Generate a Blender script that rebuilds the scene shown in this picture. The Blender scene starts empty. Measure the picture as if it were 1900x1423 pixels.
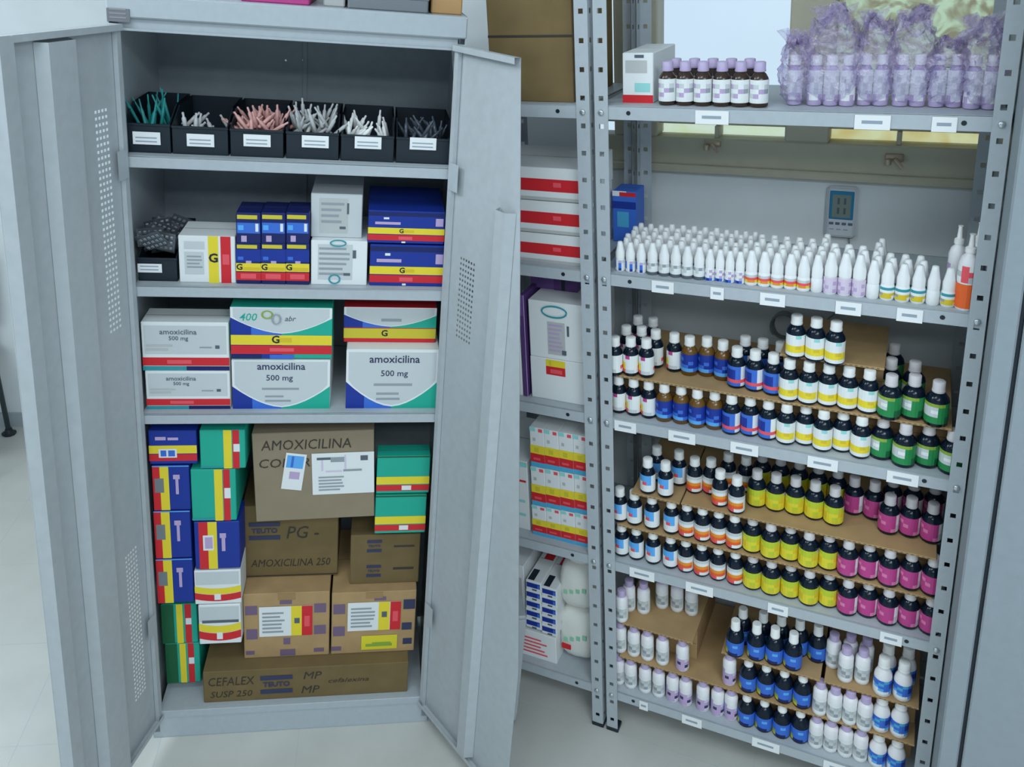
import bpy, bmesh, math, random
from mathutils import Matrix, Vector
random.seed(7)
S = bpy.context.scene
COL = S.collection
# ------------------------------------------------------------------ camera, sky, lamps, exposure
F, PX, PY = 1600.0, 950.0, 431.114
CAMROT = Matrix(((0.99991, 0.01352, 0.0), (0.0041, -0.30347, 0.95283), (0.01288, -0.95275, -0.30349)))  # cam(x right,y down,z fwd)->world
CAMLOC = Vector((0, 0, 2.28425))
cd = bpy.data.cameras.new('camera'); cam = bpy.data.objects.new('camera', cd); COL.objects.link(cam)
cd.sensor_width = 36; cd.sensor_fit = 'HORIZONTAL'; cd.lens = 36 * F / 1900
cd.shift_x = 0.0; cd.shift_y = (PY - 711.5) / 1900; cd.clip_start = .05
_m = CAMROT @ Matrix(((1, 0, 0), (0, -1, 0), (0, 0, -1)))
cam.matrix_world = Matrix.Translation(CAMLOC) @ _m.to_4x4()
S.camera = cam
w = bpy.data.worlds.new('overcast sky'); S.world = w; w.use_nodes = True
w.node_tree.nodes['Background'].inputs[0].default_value = (.70, .87, 1.0, 1)
w.node_tree.nodes['Background'].inputs[1].default_value = 1.02
S.view_settings.view_transform = 'Standard'; S.view_settings.look = 'None'
S.view_settings.exposure = 0.0; S.view_settings.gamma = 1.0; S.view_settings.use_curve_mapping = False
def lamp(loc, power, sx, sy, target, col=(.80, .93, 1.0)):
    l = bpy.data.lights.new('ceiling_or_fill_light', 'AREA'); l.shape = 'RECTANGLE'; l.size = sx; l.size_y = sy
    l.energy = power; l.color = col
    o = bpy.data.objects.new('ceiling_or_fill_light', l); COL.objects.link(o); o.location = loc
    o.rotation_euler = (Vector(target) - Vector(loc)).to_track_quat('-Z', 'Y').to_euler()
    return o
lamp((-.75, .75, 3.18), 18, 1.3, .5, (-.75, .75, 0))
lamp((1.0, -.55, 3.18), 36, 1.3, .5, (1.0, -.55, 0))
lamp((.1, -1.3, 3.18), 44, 2.4, .5, (.1, -1.3, 0))  # unseen fill added behind the camera to light the front faces
lamp((-2.3, 1.6, 3.18), 38, 1.3, .5, (-2.3, 1.6, 0))

# ------------------------------------------------------------------ the two bays (local: x right, y into the furniture, z up, z=0 floor)
BAY = {
 'L': Matrix(((0.9874, -0.14554, 0.06217, -1.02327), (0.14578, 0.98932, 0.00074, 1.98493), (-0.06162, 0.00833, 0.99807, 0.05985), (0, 0, 0, 1))),
 'R': Matrix(((0.90638, 0.41787, -0.06217, 0.34511), (-0.41872, 0.90812, -0.00074, 2.05852), (0.05615, 0.0267, 0.99807, 0.0206), (0, 0, 0, 1)))}
INV = {k: m.inverted() for k, m in BAY.items()}
def ray(bay, u, v):
    d = CAMROT @ Vector(((u - PX) / F, (v - PY) / F, 1.0))
    return INV[bay] @ CAMLOC, INV[bay].to_3x3() @ d
def unp(bay, u, v, ax, val):                       # where a sight line meets a plane of the furniture
    c, d = ray(bay, u, v); return c + d * ((val - c[ax]) / d[ax])
def unpp(bay, u, v, p, n):
    c, d = ray(bay, u, v); n = Vector(n); return c + d * ((Vector(p) - c).dot(n) / d.dot(n))

# ------------------------------------------------------------------ colours and materials
def s2l(c): return tuple(((x / 255) / 12.92 if x / 255 <= .04045 else ((x / 255 + .055) / 1.055) ** 2.4) for x in c)
WREF = s2l((176, 196, 210))
def alb(r, g, b): return tuple(min(.9, max(.002, x / y * .78)) for x, y in zip(s2l((r, g, b)), WREF))
MC = {}
def mat(name, rgb, rough=.55, metal=0.0, noise=0.0, scale=30.0, bump=0.0, spec=.4, raw=False):
    if name in MC: return MC[name]
    m = bpy.data.materials.new(name); m.use_nodes = True; nt = m.node_tree; b = nt.nodes['Principled BSDF']
    c = rgb if raw else alb(*rgb)
    b.inputs['Base Color'].default_value = (*c, 1); b.inputs['Roughness'].default_value = rough
    b.inputs['Metallic'].default_value = metal; b.inputs['Specular IOR Level'].default_value = spec
    m.diffuse_color = (*c, 1)
    if noise or bump:
        tc = nt.nodes.new('ShaderNodeTexCoord'); nz = nt.nodes.new('ShaderNodeTexNoise')
        nz.inputs['Scale'].default_value = scale; nz.inputs['Detail'].default_value = 4
        nt.links.new(tc.outputs['Object'], nz.inputs['Vector'])
        if noise:
            r = nt.nodes.new('ShaderNodeValToRGB')
            r.color_ramp.elements[0].position = .3; r.color_ramp.elements[1].position = .7
            r.color_ramp.elements[0].color = (*[x * (1 - noise) for x in c], 1)
            r.color_ramp.elements[1].color = (*[min(.95, x * (1 + noise)) for x in c], 1)
            nt.links.new(nz.outputs['Fac'], r.inputs[0]); nt.links.new(r.outputs[0], b.inputs['Base Color'])
        if bump:
            bp = nt.nodes.new('ShaderNodeBump'); bp.inputs['Strength'].default_value = bump; bp.inputs['Distance'].default_value = .002
            nt.links.new(nz.outputs['Fac'], bp.inputs['Height']); nt.links.new(bp.outputs[0], b.inputs['Normal'])
    MC[name] = m; return m
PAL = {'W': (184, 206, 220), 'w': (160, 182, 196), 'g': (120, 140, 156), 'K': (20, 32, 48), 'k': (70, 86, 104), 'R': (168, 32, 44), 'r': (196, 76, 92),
       'Y': (202, 188, 48), 'y': (168, 172, 52), 'B': (14, 44, 140), 'b': (44, 96, 196), 'L': (72, 150, 224), 'N': (12, 26, 88), 'G': (20, 150, 138),
       'D': (26, 120, 70), 'd': (18, 84, 56), 'n': (110, 150, 60), 'M': (150, 58, 128), 'm': (176, 110, 160), 'P': (172, 178, 208), 'p': (150, 146, 192), 'O': (206, 130, 40),
       'o': (200, 84, 40), 'T': (40, 130, 150), 't': (120, 190, 200), 'V': (86, 66, 130), 'v': (70, 50, 110), 'C': (116, 108, 84), 'c': (150, 130, 92), 'S': (96, 112, 124),
       'e': (176, 168, 40), 'E': (150, 180, 46), 'Q': (190, 182, 190), 'H': (60, 76, 100), 'u': (44, 46, 42), 'q': (40, 50, 84), 'i': (92, 84, 116), 'z': (180, 186, 50), 'F': (230, 90, 40), 's': (60, 150, 200), 'x': (150, 168, 178)}
def pm(k): return mat('print_' + {v: n for n, v in enumerate(PAL)}.get(k, 0).__str__() if False else 'paint_%02d' % list(PAL).index(k), PAL[k], .5)
STEEL = mat('grey_enamel_steel', (.47, .51, .54), .42, 0, .03, 60, .05, .45, True)
STEELD = mat('grey_enamel_steel_door', (.47, .50, .52), .45, 0, .04, 40, .05, .4, True)
RACK = mat('grey_enamel_rack', (.47, .51, .54), .45, 0, .03, 60, .05, .4, True)
SHADEBACK = mat('grey_enamel_shade_back', (.30, .34, .37), .6, 0, .05, 25, 0, .3, True)  # steel grey darkened, putting the cabinet's interior shade into the colour
CARD = mat('corrugated_cardboard', (140, 128, 98), .8, 0, .08, 18, .15, .2)
CARDD = mat('aged_cardboard', (94, 88, 64), .8, 0, .08, 14, .15, .2)
CARDL = mat('pale_cardboard', (116, 116, 104), .8, 0, .05, 14, .12, .2)
BLACKP = mat('black_plastic', (.012, .02, .03), .4, 0, 0, 1, 0, .4, True)
GLASSD = mat('dark_amber_glass', (.004, .011, .024), .16, 0, 0, 1, 0, .3, True)
GLASSA = mat('amber_glass', (.16, .075, .012), .2, 0, 0, 1, 0, .5, True)
GLASSB = mat('brown_glass', (.05, .028, .018), .2, 0, 0, 1, 0, .5, True)
CAPW = mat('white_cap_plastic', (190, 208, 220), .4)
CAPG = mat('grey_cap_plastic', (170, 184, 198), .4)
CAPL = mat('lilac_cap_plastic', (152, 154, 198), .4)
PLW = mat('white_bottle_plastic', (190, 206, 222), .35)
TAG = mat('white_paper_tag', (190, 212, 226), .6)
INK = mat('print_ink', (.10, .13, .17), .6, 0, 0, 1, 0, .2, True)
INKG = mat('pale_print_ink', (.34, .40, .46), .6, 0, 0, 1, 0, .2, True)
CHROME = mat('bright_metal', (.6, .64, .66), .3, .8, 0, 1, 0, .5, True)

# ------------------------------------------------------------------ mesh builder
class MB:
    def __init__(s): s.v = []; s.f = []; s.m = []; s.sm = []
    def poly(s, pts, mi=0, sm=False):
        n = len(s.v); s.v += [tuple(p) for p in pts]; s.f.append(tuple(range(n, n + len(pts)))); s.m.append(mi); s.sm.append(sm)
    def box(s, x0, x1, y0, y1, z0, z1, mi=0, b=0.0, faces=None):
        if b <= 0:
            n = len(s.v)
            s.v += [(x0, y0, z0), (x1, y0, z0), (x1, y1, z0), (x0, y1, z0), (x0, y0, z1), (x1, y0, z1), (x1, y1, z1), (x0, y1, z1)]
            fs = [(0, 3, 2, 1), (4, 5, 6, 7), (0, 1, 5, 4), (1, 2, 6, 5), (2, 3, 7, 6), (3, 0, 4, 7)]
            for f in fs: s.f.append(tuple(n + i for i in f)); s.m.append(mi); s.sm.append(False)
            return
        bm = bmesh.new()
        bmesh.ops.create_cube(bm, size=1)
        for v in bm.verts: v.co = Vector(((x0 + x1) / 2 + v.co.x * (x1 - x0), (y0 + y1) / 2 + v.co.y * (y1 - y0), (z0 + z1) / 2 + v.co.z * (z1 - z0)))
        bmesh.ops.bevel(bm, geom=bm.edges[:], offset=b, segments=1, affect='EDGES')
        s.addbm(bm, mi); bm.free()
    def addbm(s, bm, mi=0, sm=False, M=None):
        n = len(s.v); bm.verts.index_update()
        s.v += [tuple(M @ v.co if M else v.co) for v in bm.verts]
        for f in bm.faces: s.f.append(tuple(n + v.index for v in f.verts)); s.m.append(mi); s.sm.append(sm)
    def lathe(s, prof, seg=14, mi=0, c=(0, 0, 0), sm=True, caps=True):
        n = len(s.v); k = len(prof)
        for r, z in prof:
            for i in range(seg):
                a = 2 * math.pi * i / seg; s.v.append((c[0] + r * math.cos(a), c[1] + r * math.sin(a), c[2] + z))
        for j in range(k - 1):
            for i in range(seg):
                i2 = (i + 1) % seg
                s.f.append((n + j * seg + i, n + j * seg + i2, n + (j + 1) * seg + i2, n + (j + 1) * seg + i)); s.m.append(mi); s.sm.append(sm)
        if caps:
            s.f.append(tuple(n + i for i in reversed(range(seg)))); s.m.append(mi); s.sm.append(False)
            s.f.append(tuple(n + (k - 1) * seg + i for i in range(seg))); s.m.append(mi); s.sm.append(False)
    def tube(s, pts, r, seg=6, mi=0):
        pts = [Vector(p) for p in pts]; n = len(s.v); up = Vector((.13, .37, .92))
        for i, p in enumerate(pts):
            t = (pts[min(i + 1, len(pts) - 1)] - pts[max(i - 1, 0)]).normalized()
            a = t.cross(up).normalized(); b = t.cross(a)
            for q in range(seg):
                an = 2 * math.pi * q / seg; s.v.append(tuple(p + a * r * math.cos(an) + b * r * math.sin(an)))
        for i in range(len(pts) - 1):
            for q in range(seg):
                q2 = (q + 1) % seg
                s.f.append((n + i * seg + q, n + i * seg + q2, n + (i + 1) * seg + q2, n + (i + 1) * seg + q)); s.m.append(mi); s.sm.append(True)
        s.f.append(tuple(n + q for q in reversed(range(seg)))); s.m.append(mi); s.sm.append(False)
        e = n + (len(pts) - 1) * seg
        s.f.append(tuple(e + q for q in range(seg))); s.m.append(mi); s.sm.append(False)
    def mesh(s, name, mats):
        me = bpy.data.meshes.new(name); me.from_pydata(s.v, [], s.f)
        for m in mats: me.materials.append(m)
        me.polygons.foreach_set('material_index', s.m); me.polygons.foreach_set('use_smooth', s.sm)
        if any(s.sm): me.set_sharp_from_angle(angle=math.radians(50))
        me.update(); return me
    def build(s, name, mats, parent=None, bay=None, M=None):
        return link(name, s.mesh(name, mats if isinstance(mats, (list, tuple)) else [mats]), parent, bay, M)
def link(name, me, parent=None, bay=None, M=None):
    o = bpy.data.objects.new(name, me); COL.objects.link(o)
    if parent: o.parent = parent
    if M is not None or bay: o.matrix_world = (BAY[bay] if bay else Matrix()) @ (M or Matrix())
    return o
def tag(o, label=None, cat=None, group=None, kind=None):
    if label: o['label'] = label
    if cat: o['category'] = cat
    if group: o['group'] = group
    if kind: o['kind'] = kind
    return o
def empty(name, bay, loc=(0, 0, 0), rz=0.0, label=None, cat=None, group=None):
    o = bpy.data.objects.new(name, None); COL.objects.link(o); o.empty_display_size = .05
    o.matrix_world = BAY[bay] @ Matrix.Translation(loc) @ Matrix.Rotation(rz, 4, 'Z')
    return tag(o, label, cat, group)
TXT = {}
def textmesh(st, shear=0.0, bold=0.0):
    k = (st, shear, bold)
    if k in TXT: return TXT[k]
    cu = bpy.data.curves.new('lettering', 'FONT'); cu.body = st; cu.size = 1; cu.align_x = 'CENTER'; cu.align_y = 'CENTER'
    cu.shear = shear; cu.offset = bold; cu.resolution_u = 2
    o = bpy.data.objects.new('lettering', cu); COL.objects.link(o); bpy.context.view_layer.update()
    me = bpy.data.meshes.new_from_object(o.evaluated_get(bpy.context.evaluated_depsgraph_get()))
    bpy.data.objects.remove(o); bpy.data.curves.remove(cu)
    TXT[k] = me; return me
def text_on(parent, st, x, y, z, h, m, shear=0.0, bold=0.01, rot=0.0, wscale=1.0, top=False, fit=0.0):   # flat lettering on a front (or top) face
    src = textmesh(st, shear, bold); me = bpy.data.meshes.new('lettering'); me.from_pydata([v.co[:] for v in src.vertices], [], [p.vertices[:] for p in src.polygons])
    if fit: xs = [v.co.x for v in src.vertices]; wscale = fit / (h * (max(xs) - min(xs)))
    me.materials.append(m)
    R = Matrix.Rotation(0 if top else math.pi / 2, 4, 'X')
    me.transform(Matrix.Translation((x, y, z)) @ R @ Matrix.Rotation(rot, 4, 'Z') @ Matrix.Diagonal((h * wscale, h, h, 1)))
    o = bpy.data.objects.new('lettering', me); COL.objects.link(o); o.parent = parent; return o
ORD = ['zeroth', 'first', 'second', 'third', 'fourth', 'fifth', 'sixth', 'seventh', 'eighth', 'ninth', 'tenth', 'eleventh', 'twelfth', 'thirteenth', 'fourteenth',
       'fifteenth', 'sixteenth', 'seventeenth', 'eighteenth', 'nineteenth', 'twentieth', 'twenty-first', 'twenty-second', 'twenty-third', 'twenty-fourth', 'twenty-fifth', 'twenty-sixth', 'twenty-seventh', 'twenty-eighth', 'twenty-ninth', 'thirtieth']

# ------------------------------------------------------------------ room shell
WALLM = mat('painted_wall', (.80, .83, .84), .8, 0, .03, 6, .04, .2, True)
FLOORM = mat('vinyl_floor', (.60, .59, .55), .45, 0, .05, 5, .02, .35, True)
# valley line between the two floors lies under the camera axis: each floor stops there
def seam_x(bay, y):   # local x where world x = 0.0 on the floor plane
    M = BAY[bay]; return (0.0 - M[0][3] - M[0][1] * y) / M[0][0]
def floor_piece(bay, name, pts):
    m = MB(); n = len(pts); m.poly([(p[0], p[1], 0) for p in pts], 0); m.poly([(p[0], p[1], -.05) for p in reversed(pts)], 0)
    for i in range(n):
        a, b = pts[i], pts[(i + 1) % n]; m.poly([(a[0], a[1], 0), (a[0], a[1], -.05), (b[0], b[1], -.05), (b[0], b[1], 0)], 0)
    nt = FLOORM
    return tag(m.build(name, [nt], None, bay), kind='structure')
YB = {'L': 1.6, 'R': .46}
flL = floor_piece('L', 'floor', [(-2.6, -2.6), (seam_x('L', -2.6), -2.6), (seam_x('L', 1.8), 1.8), (-2.6, 1.8)])
flR = floor_piece('R', 'floor', [(seam_x('R', -2.4), -2.4), (2.4, -2.4), (2.4, .46), (seam_x('R', .46), .46)])
for fl, bay, y0, y1, xa, xb in ((flL, 'L', -1.4, 1.78, -2.5, 1.0), (flR, 'R', -1.2, .46, -.3, 2.2)):
    t = .4; k = math.ceil(xa / t)
    while k * t < xb:
        x = k * t
        lim = x < seam_x(bay, y0) - .05 and x < seam_x(bay, y1) - .05 if bay == 'L' else x > seam_x(bay, y0) + .05 and x > seam_x(bay, y1) + .05
        if lim:
            g = MB(); g.box(x - .001, x + .001, y0, y1, -.002, .0003); g.build('tile_joint', [mat('tile_joint_grey', (.52, .56, .56), .7, raw=True)], fl)
        k += 1
    k = math.ceil(y0 / t)
    while k * t < y1:
        y = k * t; g = MB()
        a, b = (xa, seam_x('L', y) - .02) if bay == 'L' else (seam_x('R', y) + .02, xb)
        g.box(a, b, y - .001, y + .001, -.002, .0003); g.build('tile_joint', [MC['tile_joint_grey']], fl); k += 1
# left wall piece behind the cabinet
m = MB(); m.box(-2.6, .80, 1.80, 1.9, 0, 3.2); tag(m.build('wall_left', [WALLM], None, 'L'), kind='structure')
m = MB(); m.box(-2.6, .80, 1.788, 1.8, 0, .07); tag(m.build('baseboard_left', [mat('baseboard_paint', (.45, .5, .52), .6, raw=True)], None, 'L'), kind='structure')
# right back wall with the window opening
YW = .46
def wp(u, v): return unp('R', u, v, 1, YW)
hx0 = wp(1085, 100).x; hx1 = wp(1868, 100).x; hz0 = wp(1500, 322).z - .0
hz1 = 2.75
m = MB()
wx0, wx1, wz1 = -1.15, 2.3, 3.2
for a, b, c, d in ((wx0, wx1, 0, hz0), (wx0, wx1, hz1, wz1), (wx0, hx0, hz0, hz1), (hx1, wx1, hz0, hz1)): m.box(a, b, YW, YW + .12, c, d)
m.box(wx0, wx0 + .1, YW + .12, 1.95, 0, wz1)
tag(m.build('wall_back', [WALLM], None, 'R'), kind='structure')
m = MB(); m.box(wx0, wx1, YW - .012, YW, 0, .07); tag(m.build('baseboard_back', [MC['baseboard_paint']], None, 'R'), kind='structure')
# ceiling: one slab, lamps' housings under it
m = MB(); m.box(-3.2, 3.4, -3.0, 4.2, 3.3, 3.4); tag(m.build('ceiling', [mat('ceiling_paint', (.75, .77, .78), .9, raw=True)]), kind='structure')

for nm, b in (('wall_front', (-3.2, 3.4, -3.0, -2.9, -.2, 3.3)), ('wall_side', (-3.2, -3.1, -3.0, 4.2, -.2, 3.3)), ('wall_right', (3.3, 3.4, -3.0, 4.2, -.2, 3.3))):
    m = MB(); m.box(*b); tag(m.build(nm, [mat('painted_wall_blue_grey', (.62, .66, .68), .8, 0, .03, 6, .04, .2, True)]), kind='structure')

# window: frame, mullions, lower sashes, panes, latches
WFR = mat('painted_window_frame', (150, 162, 154), .5, 0, .03, 20, 0, .3)
win = MB()
fz = wp(1330, 256).z            # lower edge of the glass
tz0, tz1 = fz + .035, fz + .115 # transom behind the rack's top shelf
y0, y1 = YW - .012, YW + .06
win.box(hx0, hx1, y0, y1, hz0, fz, 0, .004)                      # bottom rail
win.box(hx0, hx1, YW + .01, y1, tz0, tz1, 0, .003)
win.box(hx0, hx1, YW - .03, YW, hz0 - .012, hz0 + .012, 0, .004)   # sill nose
xA = [wp(1085, 60).x, wp(1098, 60).x, wp(1140, 60).x, wp(1222, 60).x, wp(1466, 60).x, wp(1551, 60).x, wp(1848, 60).x, wp(1868, 60).x]
for a, b in ((xA[0], xA[1]), (xA[2], xA[3]), (xA[4], xA[5]), (xA[6], xA[7])): win.box(a, b, y0, y1, fz, hz1, 0, .004)
xl1 = wp(1330, 250).x; xl2 = wp(1668, 262).x
for x in (xl1, xl2): win.box(x - .006, x + .006, y0 + .01, y1, fz, tz0, 0, .002)
wf = tag(win.build('window_1', [WFR], None, 'R'), kind='structure')
def frosted(name, c1, c2, sc, dist, trans=.65):
    m = bpy.data.materials.new(name); m.use_nodes = True; nt = m.node_tree; nt.nodes.clear()
    out = nt.nodes.new('ShaderNodeOutputMaterial'); t = nt.nodes.new('ShaderNodeBsdfTranslucent'); g = nt.nodes.new('ShaderNodeBsdfGlossy'); mx = nt.nodes.new('ShaderNodeMixShader')
    tp = nt.nodes.new('ShaderNodeBsdfTransparent'); mx2 = nt.nodes.new('ShaderNodeMixShader')
    tc = nt.nodes.new('ShaderNodeTexCoord'); nz = nt.nodes.new('ShaderNodeTexNoise'); nz.inputs['Scale'].default_value = sc; nz.inputs['Distortion'].default_value = dist
    r = nt.nodes.new('ShaderNodeValToRGB'); r.color_ramp.elements[0].position = .4; r.color_ramp.elements[1].position = .62
    r.color_ramp.elements[0].color = (*c1, 1); r.color_ramp.elements[1].color = (*c2, 1)
    nt.links.new(tc.outputs['Object'], nz.inputs['Vector']); nt.links.new(nz.outputs['Fac'], r.inputs[0])
    nt.links.new(r.outputs[0], t.inputs[0]); nt.links.new(r.outputs[0], tp.inputs[0]); g.inputs['Roughness'].default_value = .3; mx.inputs[0].default_value = .06
    mx2.inputs[0].default_value = trans
    nt.links.new(tp.outputs[0], mx2.inputs[1]); nt.links.new(t.outputs[0], mx2.inputs[2])
    nt.links.new(mx2.outputs[0], mx.inputs[1]); nt.links.new(g.outputs[0], mx.inputs[2]); nt.links.new(mx.outputs[0], out.inputs[0]); return m
CLEAR = frosted('clear_window_glass', (.96, .98, 1), (.97, .99, 1), 3, 0, .0)
YEL = frosted('yellow_patterned_glass', (.62, .57, .44), (.86, .92, .74), 14, 2.5, .25)
YELP = frosted('pale_yellow_glass', (.96, .97, .74), (1, 1, .86), 6, 1, .15)
ORG = frosted('orange_tinted_glass', (.92, .78, .45), (.98, .92, .66), 9, 1, .15)
for a, b, c, d, g in ((xA[1], xA[2], fz, hz1, CLEAR), (xA[3], xA[4], tz1, hz1, CLEAR), (xA[5], xA[6], tz1, hz1, YEL), (xA[3], xl1, fz, tz0, YELP), (xl1, xA[4], fz, tz0, YELP), (xA[5], xl2, fz, tz0, ORG), (xl2, xA[6], fz, tz0, ORG)):
    p = MB(); p.box(a, b, YW + .03, YW + .034, c, d); p.build('pane', [g], wf)
for u, v in ((1325, 266), (1660, 292)):
    q = wp(u, v); h = MB()
    h.box(q.x - .022, q.x + .022, y0 - .012, y0, q.z - .006, q.z + .012, 0, .002)
    h.tube([(q.x, y0 - .008, q.z), (q.x + .004, y0 - .03, q.z + .004), (q.x + .02, y0 - .034, q.z - .016)], .005); h.lathe([(.008, 0), (.008, .014)], 8, 0, (q.x - .014, y0 - .022, q.z - .012))
    h.build('latch', [mat('latch_metal', (150, 150, 140), .4, .4)], wf)

# ------------------------------------------------------------------ left: two-door steel cabinet
W = .7672; ZH, Z1, Z2, Z3, ZB = 2.066, 1.7727, 1.4428, 1.0829, .1003
cab = empty('steel_cabinet', 'L', (W / 2, 0, 0), 0, 'tall grey two-door steel cabinet standing open, full of medicine boxes', 'cabinet')
def cpart(mb, name, mats, par=None):
    me = mb.mesh(name, mats if isinstance(mats, list) else [mats])
    if par is None or par is cab: me.transform(Matrix.Translation((-W / 2, 0, 0)))
    o = bpy.data.objects.new(name, me); COL.objects.link(o); o.parent = par or cab; return o
ZT = ZH + .075; DC = .43; e = .022
def shiftm(mb): mb.v = [(x - W / 2, y, z) for x, y, z in mb.v]; return mb
for x0, x1 in ((-e, -e + .004), (W + e - .004, W + e)):
    m = MB(); m.box(x0, x1, .002, DC, .0, ZT); cpart(m, 'side_panel', STEEL)
for x0, x1 in ((-e, 0), (W, W + e)):
    m = MB(); m.box(x0, x1, 0, .03, .02, ZH + .01, 0, .002); cpart(m, 'front_upright', STEEL)
m = MB(); m.box(-e, W + e, DC - .004, DC, .02, ZT); m.box(W * .485, W * .5, DC - .009, DC - .004, .06, ZT - .03); cpart(m, 'back_panel', SHADEBACK)
m = MB(); m.box(-e, W + e, .0, DC, ZT - .004, ZT); cpart(m, 'top_panel', STEEL)
m = MB(); m.box(-e, W + e, -.001, .025, ZH + .024, ZT - .001, 0, .003); m.box(-.002, W + .002, .014, .03, ZH - .004, ZH + .024); m.box(-.002, W + .002, .010, .03, ZH - .006, ZH + .000, 0, .001)
cpart(m, 'header_rail', STEEL)
a, b = unp('L', 197, 14, 1, -.002), unp('L', 242, 42, 1, -.002)
m = MB(); m.box(a.x, b.x, -.0035, -.001, b.z, a.z, 0, .0008)
pl = cpart(m, 'name_plate', mat('dark_name_plate', (92, 104, 118), .5)); 
for k in range(3):
    m = MB(); m.box(a.x + .006, b.x - .008, -.0042, -.0034, b.z + .008 + k * .009, b.z + .0115 + k * .009); cpart(m, 'plate_line', mat('plate_grey', (112, 122, 134), .5), None)
for z in (Z1, Z2, Z3):
    m = MB(); m.box(.001, W - .001, .004, DC - .005, z - .004, z); m.box(.001, W - .001, .004, .008, z - .030, z, 0, .0008); m.box(.001, W - .001, .008, .03, z - .030, z - .027)
    m.box(.001, W - .001, DC - .01, DC - .005, z - .03, z); cpart(m, 'shelf', STEEL)
m = MB(); m.box(0, W, .004, DC - .005, ZB - .004, ZB); cpart(m, 'bottom_shelf', STEEL)
m = MB(); m.box(-e, W + e, .0, .012, .0, ZB, 0, .002); m.box(-.002, W + .002, -.004, .01, ZB - .022, ZB + .002, 0, .001); cpart(m, 'plinth', STEEL)
for u, v in ((530, 112), (563, 112)):
    q = unp('L', u, v, 1, DC - .01); m = MB(); m.lathe([(.0045, 0), (.003, .003)], 8); m.v = [(q.x + x, DC - .005 - z, q.z + y) for x, y, z in m.v]; cpart(m, 'rivet', CHROME)
# doors, built in their own plane: s outward from the hinge, n inner-face normal (towards the opening), z up
def door(side, hx, ang, width, z0, z1, outer, zones, stiff, flange):
    def P(s, n, z):
        dx = math.sin(ang) * (1 if side > 0 else -1); dy = -math.cos(ang)
        nx, ny = (-dy * -1, dx * -1) if side > 0 else (-dy, dx)
        if side > 0: nx, ny = (dy, -dx)
        return (hx + s * dx + n * nx, s * dy + n * ny, z)
    D = MB()
    def quad(s0, s1, za, zb, n=0.0, mi=0, back=True):
        k = max(1, int((zb - za) / .05))
        if k > 1:
            for q in range(k): quad(s0, s1, za + (zb - za) * q / k, za + (zb - za) * (q + 1) / k, n, mi, back)
            return
        def cl(s, z): return min(s, outer(z))
        if s0 >= max(outer(za), outer(zb)): return
        D.poly([P(cl(s0, za), n, za), P(cl(s1, za), n, za), P(cl(s1, zb), n, zb), P(cl(s0, zb), n, zb)], mi)
        if back: D.poly([P(cl(s0, za), n - .001, za), P(cl(s0, zb), n - .001, zb), P(cl(s1, zb), n - .001, zb), P(cl(s1, za), n - .001, za)], mi)
    # perforated zones cut out as real slots
    zs = sorted(zones, key=lambda q: q[2]); zc = z0
    for (sa, sb, za, zb, cols, rows) in zs:
        quad(0, width, zc, za); quad(0, sa, za, zb); quad(sb, width, za, zb)
        cs = [sa]; step = (sb - sa) / cols
        for i in range(cols): cs += [sa + step * (i + .22), sa + step * (i + .78)]
        cs.append(sb); rs = [za]; rst = (zb - za) / rows
        for i in range(rows): rs += [za + rst * (i + .28), za + rst * (i + .72)]
        rs.append(zb)
        for j in range(len(rs) - 1):
            if j % 2 == 0: quad(sa, sb, rs[j], rs[j + 1], 0, 0, False); continue
            for i in range(0, len(cs) - 1, 2): quad(cs[i], cs[i + 1], rs[j], rs[j + 1], 0, 0, False)
        zc = zb
    quad(0, width, zc, z1)
    me = D.mesh('door_panel', [STEELD]); me.transform(Matrix.Translation((-W / 2, 0, 0)))
    o = bpy.data.objects.new('door', me); COL.objects.link(o); o.parent = cab
    def strip(name, prof, za, zb):
        B = MB(); N = 24
        for i in range(len(prof) - 1):
            (sa, na), (sb, nb) = prof[i], prof[i + 1]
            for k in range(N):
                u0 = za + (zb - za) * k / N; u1 = za + (zb - za) * (k + 1) / N
                if min(outer(u0), outer(u1)) < max(sa, sb) - .001: continue
                B.poly([P(sa, na, u0), P(sb, nb, u0), P(sb, nb, u1), P(sa, na, u1)], 0)
        B.v = [(x - W / 2, y, z) for x, y, z in B.v]
        if B.f: B.build(name, [STEELD], o)
    s0, s1 = stiff
    ze = z1 - .02
    while outer(ze) < s1 + .012 and ze > z0: ze -= .01
    strip('stiffener', [(s0, .001), (s0 + .012, .024), (s1 - .014, .024), (s1, .001)], z0 + .02, ze)
    if flange: strip('edge_flange', [(width - .05, .001), (width - .046, .026), (width - .003, .03), (width, .0), (width - .002, -.004)], z0, z1)
    strip('hinge_flange', [(.0, .001), (.001, .012), (.016, .012), (.017, .001)], z0, z1)
    for z in (z0, z1):                             # turned-in top and bottom edges
        B = MB()
        B.poly([P(0, 0, z), P(outer(z), 0, z), P(outer(z), .018, z), P(0, .018, z)], 0)
        zz = z + (.014 if z == z0 else -.014)
        B.poly([P(0, .018, z), P(outer(z), .018, z), P(outer(zz), .018, zz), P(0, .018, zz)], 0)
        B.v = [(x - W / 2, y, z) for x, y, z in B.v]; B.build('edge_fold', [STEELD], o)
    for zc in ((z0 + .35), (z1 - .32)):
        B = MB()
        a = Vector(P(.004, .006, zc - .05)); b = Vector(P(.004, .006, zc + .05)); B.tube([a, b], .006, 8)
        c = [P(.004, .014, zc - .035), P(.045, .014, zc - .035), P(.045, .014, zc + .035), P(.004, .014, zc + .035)]; B.poly(c, 0)
        B.v = [(x - W / 2, y, z) for x, y, z in B.v]; B.build('hinge', [STEEL], o)
    return o, P
aL = math.radians(17.3); wL = .405
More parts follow.
